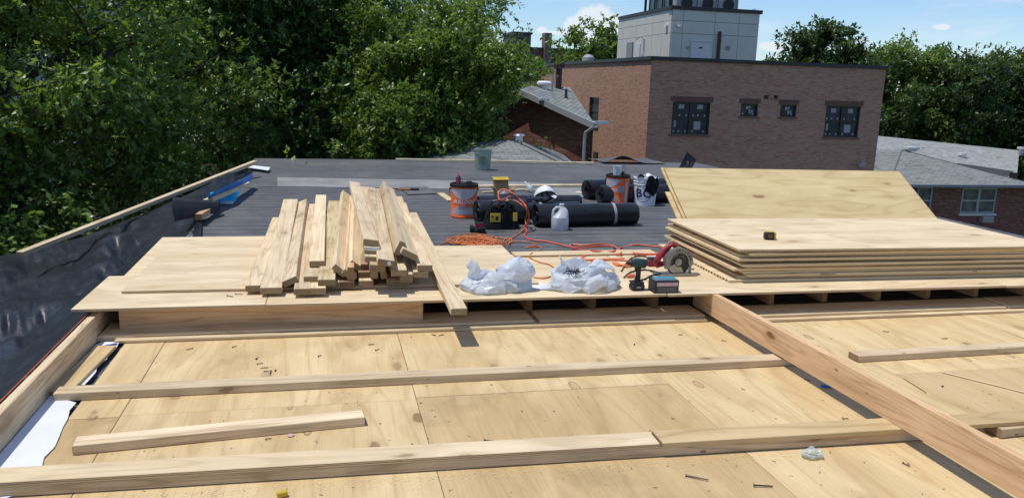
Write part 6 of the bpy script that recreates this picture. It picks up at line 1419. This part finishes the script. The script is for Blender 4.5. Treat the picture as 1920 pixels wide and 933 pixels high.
# screw box
p = atZ(1250, 550, UZ); T = thing('screw_box', 'dark cardboard box with cyan top and pale label in front of the saw', 'box', (p.x, p.y+.055, UZ+.001), -.04)
mb = MB(); mb.box((0, 0, .040), (.160, .105, .080)); mb.build('carton', plain('dark_carton', (.03, .022, .03), .5), T, bevel=.002)
mb = MB(); mb.box((0, .0, .0808), (.150, .10, .0016)); mb.build('top_print', plain('grey_cyan_print', (.16, .22, .27), .5, .3, 30), T)
mb = MB(); mb.box((.01, .02, .0822), (.13, .03, .0008), Matrix.Rotation(.06, 3, 'Z')); mb.box((0, -.02, .0822), (.11, .008, .0008)); mb.build('cyan_band', M_cyan, T)
mb = MB(); mb.box((.005, -.0532, .056), (.135, .001, .022)); mb.build('front_label', M_palepink, T)
mb = MB(); 
for k in range(5): mb.box((.005, -.0532, .036-k*.006), (.13-.008*(k % 3), .001, .0016))
mb.box((-.05, -.054, .056), (.008, .0006, .008)); mb.build('print_line', M_papergrey, T)['kind'] = 'stuff'
# ------------------------------------------------------------------ circular saw
p = atZ(1272, 518, UZ); T = thing('circular_saw', 'circular saw with grey blade guard and red handle, resting on its shoe', 'circular saw', (p.x, p.y+.06, UZ+.001), .03)
mb = MB(); mb.box((.0, .0, .004), (.27, .13, .004)); mb.box((.145, -.02, .006), (.05, .05, .003)); mb.box((0, -.066, .012), (.26, .004, .016)); mb.build('shoe', M_steel, T, bevel=.001)
def annulus(mb, r0, r1, a0, a1, y0, y1, cz, n=40):
    vs = []
    for i in range(n+1):
        a = a0+(a1-a0)*i/n
        for (r_, y_) in ((r0, y0), (r1, y0), (r1, y1), (r0, y1)): vs.append((r_*math.cos(a), y_, cz+r_*math.sin(a)))
    fs = []
    for i in range(n):
        b = i*4
        for k in range(4): fs.append((b+k, b+(k+1) % 4, b+4+(k+1) % 4, b+4+k))
    fs += [(0, 3, 2, 1), (n*4, n*4+1, n*4+2, n*4+3)]; mb.add(vs, fs)
CZ = .092
mb = MB(); annulus(mb, .066, .100, R(-12), R(205), -.058, -.020, CZ); mb.build('upper_guard', plain('cast_grey_metal', (.27, .27, .26), .42, .12, 30, .5, .1, .6), T, smooth=35, bevel=0)
mb = MB(); mb.cyl((0, -.040, CZ), (0, -.036, CZ), .088, 48); mb.build('blade', M_bladedark, T, smooth=30)
mb = MB(); mb.cyl((0, -.046, CZ), (0, -.04, CZ), .024, 24); mb.cyl((0, -.052, CZ), (0, -.046, CZ), .012, 6); mb.build('arbor', M_steel, T, smooth=30)
mb = MB(); annulus(mb, .030, .082, R(200), R(300), -.052, -.048, CZ, 20); mb.build('lower_guard', M_steel, T, smooth=30)
mb = MB(); mb.tube([(0, -.02, CZ+.01), (0, .02, CZ+.012), (0, .10, CZ+.012), (0, .115, CZ+.012)], [.05, .056, .052, .03], 24); mb.build('motor_housing', M_redplast, T, smooth=50)
mb = MB(); mb.tube([(-.03, .01, CZ+.035), (-.07, .01, CZ+.075), (-.035, .01, CZ+.112), (-.0, .01, CZ+.10)], [.018, .018, .017, .016], 12)
mb.tube([(-.05, .01, CZ+.105), (-.085, .01, CZ+.075), (-.12, .01, CZ+.03), (-.145, .01, CZ-.01), (-.13, .01, CZ-.03), (-.09, .01, CZ-.02), (-.05, .01, CZ-.0)], [.018, .021, .022, .021, .018, .016, .02], 12); mb.build('handle', M_redplast, T, smooth=60)
mb = MB(); mb.bar((.095, -.03, .01), (.095, -.03, .07), .01, .02); mb.bar((.075, -.03, .04), (.125, -.03, .04), .012, .01); mb.build('depth_bracket', M_steel, T)
def arc_txt(txt, rad, size, a_mid, da, y, m_, nm):
    n_c = len(txt)
    for k, ch in enumerate(txt):
        a = a_mid-(k-(n_c-1)/2)*da
        text_mesh(ch, size, m_, nm, T, lambda x, yy: Vector(((rad+yy)*math.cos(a)+x*math.sin(a), y, CZ+(rad+yy)*math.sin(a)-x*math.cos(a))), bold=True)
arc_txt('SKILSAW', .083, .024, R(62), R(15), -.0592, M_black, 'letter')
arc_txt('SKILSAW', .050, .014, R(150), R(15), -.0408, M_papergrey, 'letter'); arc_txt('DUTY', .050, .014, R(30), R(15), -.0408, M_papergrey, 'letter')
# black cables of the saw and its red plug
cord('saw_lead', [tuple(p+Vector((-.13, .07, .09))), pr(1225, 490, UZ+.10), pr(1212, 482, UZ+.10), pr(1195, 480, UZ+.08), pr(1180, 487, UZ+.03), pr(1172, 498, SZ), pr(1165, 508, SZ)], .005, M_black, 'black cable arching from the saw handle down to the platform', 6)
cord('saw_lead', [pr(1170, 520, SZ), pr(1180, 511, SZ), pr(1195, 507, SZ), pr(1215, 506, SZ), pr(1240, 513, SZ), pr(1222, 516, SZ), pr(1205, 524, SZ), pr(1180, 526, SZ)], .005, M_black, 'black cable looping on the platform around the drill', 6)
T = thing('orange_plug', 'orange cord plug lying left of the cordless drill', 'plug', atZ(1183, 517, UZ+.012), .3)
mb = MB(); mb.tube([(-.03, 0, 0), (-.02, 0, 0), (.015, 0, 0), (.028, 0, 0)], [.008, .013, .014, .009], 12); mb.build('plug_body', M_redcord2, T, smooth=50)
mb = MB(); mb.box((-.04, .004, 0), (.02, .002, .006)); mb.box((-.04, -.004, 0), (.02, .002, .006)); mb.build('prong', M_steel, T)
q = atZ(1225, 498, UZ); T = thing('red_battery', 'dark red battery lying behind the cordless drill', 'battery', (q.x, q.y, UZ+.002), -.1)
mb = MB(); mb.box((0, 0, .022), (.10, .07, .042)); mb.build('battery_body', M_redplast, T, bevel=.006); mb = MB(); mb.box((0, 0, .050), (.08, .06, .016)); mb.build('battery_top', M_black, T, bevel=.004)
# tape measure on the stack
q = atZ(1442, 449, STZ); T = thing('tape_measure', 'black and yellow tape measure on top of the plywood stack', 'tape measure', (q.x, q.y, STZ+.001), R(-14))
mb = MB(); mb.box((0, 0, .027), (.078, .045, .052)); mb.build('tape_case', M_black, T, bevel=.010)
mb = MB(); mb.box((.034, 0, .034), (.012, .047, .034)); mb.box((.0, 0, .0545), (.06, .03, .002)); mb.build('yellow_trim', M_yellow, T, bevel=.001)
mb = MB(); mb.cyl((0, -.0245, .028), (0, -.0225, .028), .017, 20); mb.build('round_badge', plain('brown_badge', (.12, .07, .03), .5), T)
mb = MB(); mb.box((.044, 0, .008), (.012, .02, .004)); mb.build('tape_hook', M_steel, T)

# ------------------------------------------------------------------ small things scattered on the deck
rs = random.Random(21)
def screw(name, px, py, L, ang, z, lab, group, r=.0022):
    q = atZ(px, py, z); T = None
    mb = MB(); mb.tube([(-L/2, 0, 0), (L*.42, 0, 0), (L/2, 0, 0)], [r, r*.9, .0003], 6); mb.tube([(-L/2-.0015, 0, 0), (-L/2, 0, 0)], [r*2.3, r*1.6], 8)
    o = mb.build(name, M_nail if r < .0035 else M_rust); o.location = (q.x, q.y, z+r*1.6); o.rotation_euler = (0, R(rs.uniform(-3, 3)), ang); return tag(o, lab, 'nail' if r >= .003 else 'screw', group)
DZ = .0175
screw('nail', 1308, 897, .085, R(-38), DZ, 'long dark nail on the near deck, middle bottom of the picture', 'nails lying loose on the deck', .0032)
screw('nail', 1432, 912, .07, R(-14), DZ, 'long dark nail at the bottom right of the picture', 'nails lying loose on the deck', .0032)
screw('nail', 924, 828, .07, R(-22), DZ, 'dark nail on the stained plywood panel', 'nails lying loose on the deck', .0032)
spots = [(482, 672), (495, 690), (500, 696), (488, 682), (517, 694), (507, 699), (697, 646), (708, 656), (600, 667), (843, 853), (873, 850), (812, 628), (862, 818), (504, 823), (508, 840), (865, 620), (640, 757), (1258, 812), (1040, 796), (826, 629), (1236, 695), (1275, 628), (1302, 667), (1358, 639), (1590, 700), (1512, 712), (1580, 773), (1586, 785), (1612, 796), (1768, 724), (1806, 707), (1770, 635), (1556, 640), (1835, 588), (1910, 608), (845, 700), (620, 890), (1190, 585+60), (905, 600+65), (342, 866), (362, 822), (440, 650), (1245, 790), (1700, 872), (1640, 910), (1500, 650), (1530, 630), (1660, 622), (430, 760), (355, 655)]
for k, (px, py) in enumerate(spots[:9]+spots[9::2]):
    screw('screw', px, py, rs.uniform(.020, .036), rs.uniform(0, 6.28), DZ, 'small dark screw lying loose on the plywood deck', 'screws lying loose on the deck', .0021)
screw('screw', 432, 556, .045, R(-40), UZ, 'dark screw on the front left platform sheet, left one of two', 'screws on the raised platform'); screw('screw', 449, 552, .045, R(-15), UZ, 'dark screw on the front left platform sheet, right one of two', 'screws on the raised platform')
# wood chips, shavings and sawdust
verts = MB()
for k in range(240):
    px, py = rs.uniform(120, 1910), rs.uniform(615, 930); q = atZ(px, py, DZ+.0006)
    if q.x < -1.0: continue
    L = rs.uniform(.002, .008); w_ = rs.uniform(.0008, .0025); a = rs.uniform(0, 3.14); c, s_ = math.cos(a), math.sin(a)
    verts.add([(q.x-L*c-w_*s_, q.y-L*s_+w_*c, q.z), (q.x-L*c+w_*s_, q.y-L*s_-w_*c, q.z), (q.x+L*c+w_*s_, q.y+L*s_-w_*c, q.z+.001), (q.x+L*c-w_*s_, q.y+L*s_+w_*c, q.z+.001)], [(0, 1, 2, 3)])
o = verts.build('wood_chips', M_cavity); tag(o, 'small wood chips and splinters strewn over the deck', kind='stuff')
q = atZ(545, 816, DZ); mb = MB(); mb.lathe([(0, .004), (.012, .004), (.014, .002), (.012, 0), (0, 0)], 16); o = mb.build('plastic_washer', M_palepink, smooth=40); o.location = (q.x, q.y, DZ+.0005); tag(o, 'pale pink plastic washer beside the loose grey two-by-four', 'washer')
q = atZ(529, 930, DZ); mb = MB(); mb.box((0, 0, .010), (.035, .02, .018), Matrix.Rotation(.3, 3, 'Z')); o = mb.build('yellow_clip', M_yellow, bevel=.002); o.location = (q.x, q.y, DZ+.0005); tag(o, 'small yellow clip cut by the bottom edge of the picture', 'clip')
q = atZ(1551, 727, DZ); mb = MB(); mb.tube([(-.03, 0, 0), (-.012, 0, 0), (.02, 0, 0), (.038, 0, 0)], [.007, .008, .006, .001], 8); o = mb.build('blue_plug', plain('blue_plastic', (.02, .14, .5), .4), smooth=50); o.location = (q.x, q.y, DZ+.009); o.rotation_euler = (0, 0, R(-28)); tag(o, 'bright blue pointed plastic cap near the diagonal joist shadow', 'cap')
q = atZ(1521, 856, DZ); blob('plastic_scrap', (q.x, q.y, DZ+.018), (.042, .028, .018), M_clear, 'crumpled clear plastic scrap behind the nearest batten', 'scrap', 9, 3, .5)
a = atZ(1768, 697, DZ+.003); b = atZ(1925, 736, DZ+.003); stick('wood_sliver', (a.x, a.y, DZ+.006), (b.x, b.y, DZ+.006), .014, .006, M_ply, 'long thin pale wood sliver slanting across the right part of the deck', 'sliver')
a = atZ(1694, 708, DZ+.003); b = atZ(1737, 735, DZ+.003); stick('wood_sliver', (a.x, a.y, DZ+.003), (b.x, b.y, DZ+.003), .004, .003, M_cavity, 'short dark wood sliver left of the long pale one', 'sliver')
# sawdust drift along the nearest batten
sd_mb = MB(); a = atZ(330, 905, 0); b = atZ(1420, 838, 0)
for k in range(900):
    t = rs.random(); px = lerp(240, 1500, t); py = lerp(926, 845, (px-240)/1260)+abs(rs.gauss(0, 9)); q = atZ(px, py, DZ+.0012); L = rs.uniform(.001, .0035); aa = rs.uniform(0, 3.14)
    c, s_ = math.cos(aa)*L, math.sin(aa)*L; sd_mb.add([(q.x-c, q.y-s_, q.z), (q.x+s_*.6, q.y-c*.6, q.z), (q.x+c, q.y+s_, q.z+.001), (q.x-s_*.6, q.y+c*.6, q.z)], [(0, 1, 2, 3)])
o = sd_mb.build('sawdust', M_ply); tag(o, 'sawdust gathered along the front of the nearest batten', kind='stuff')
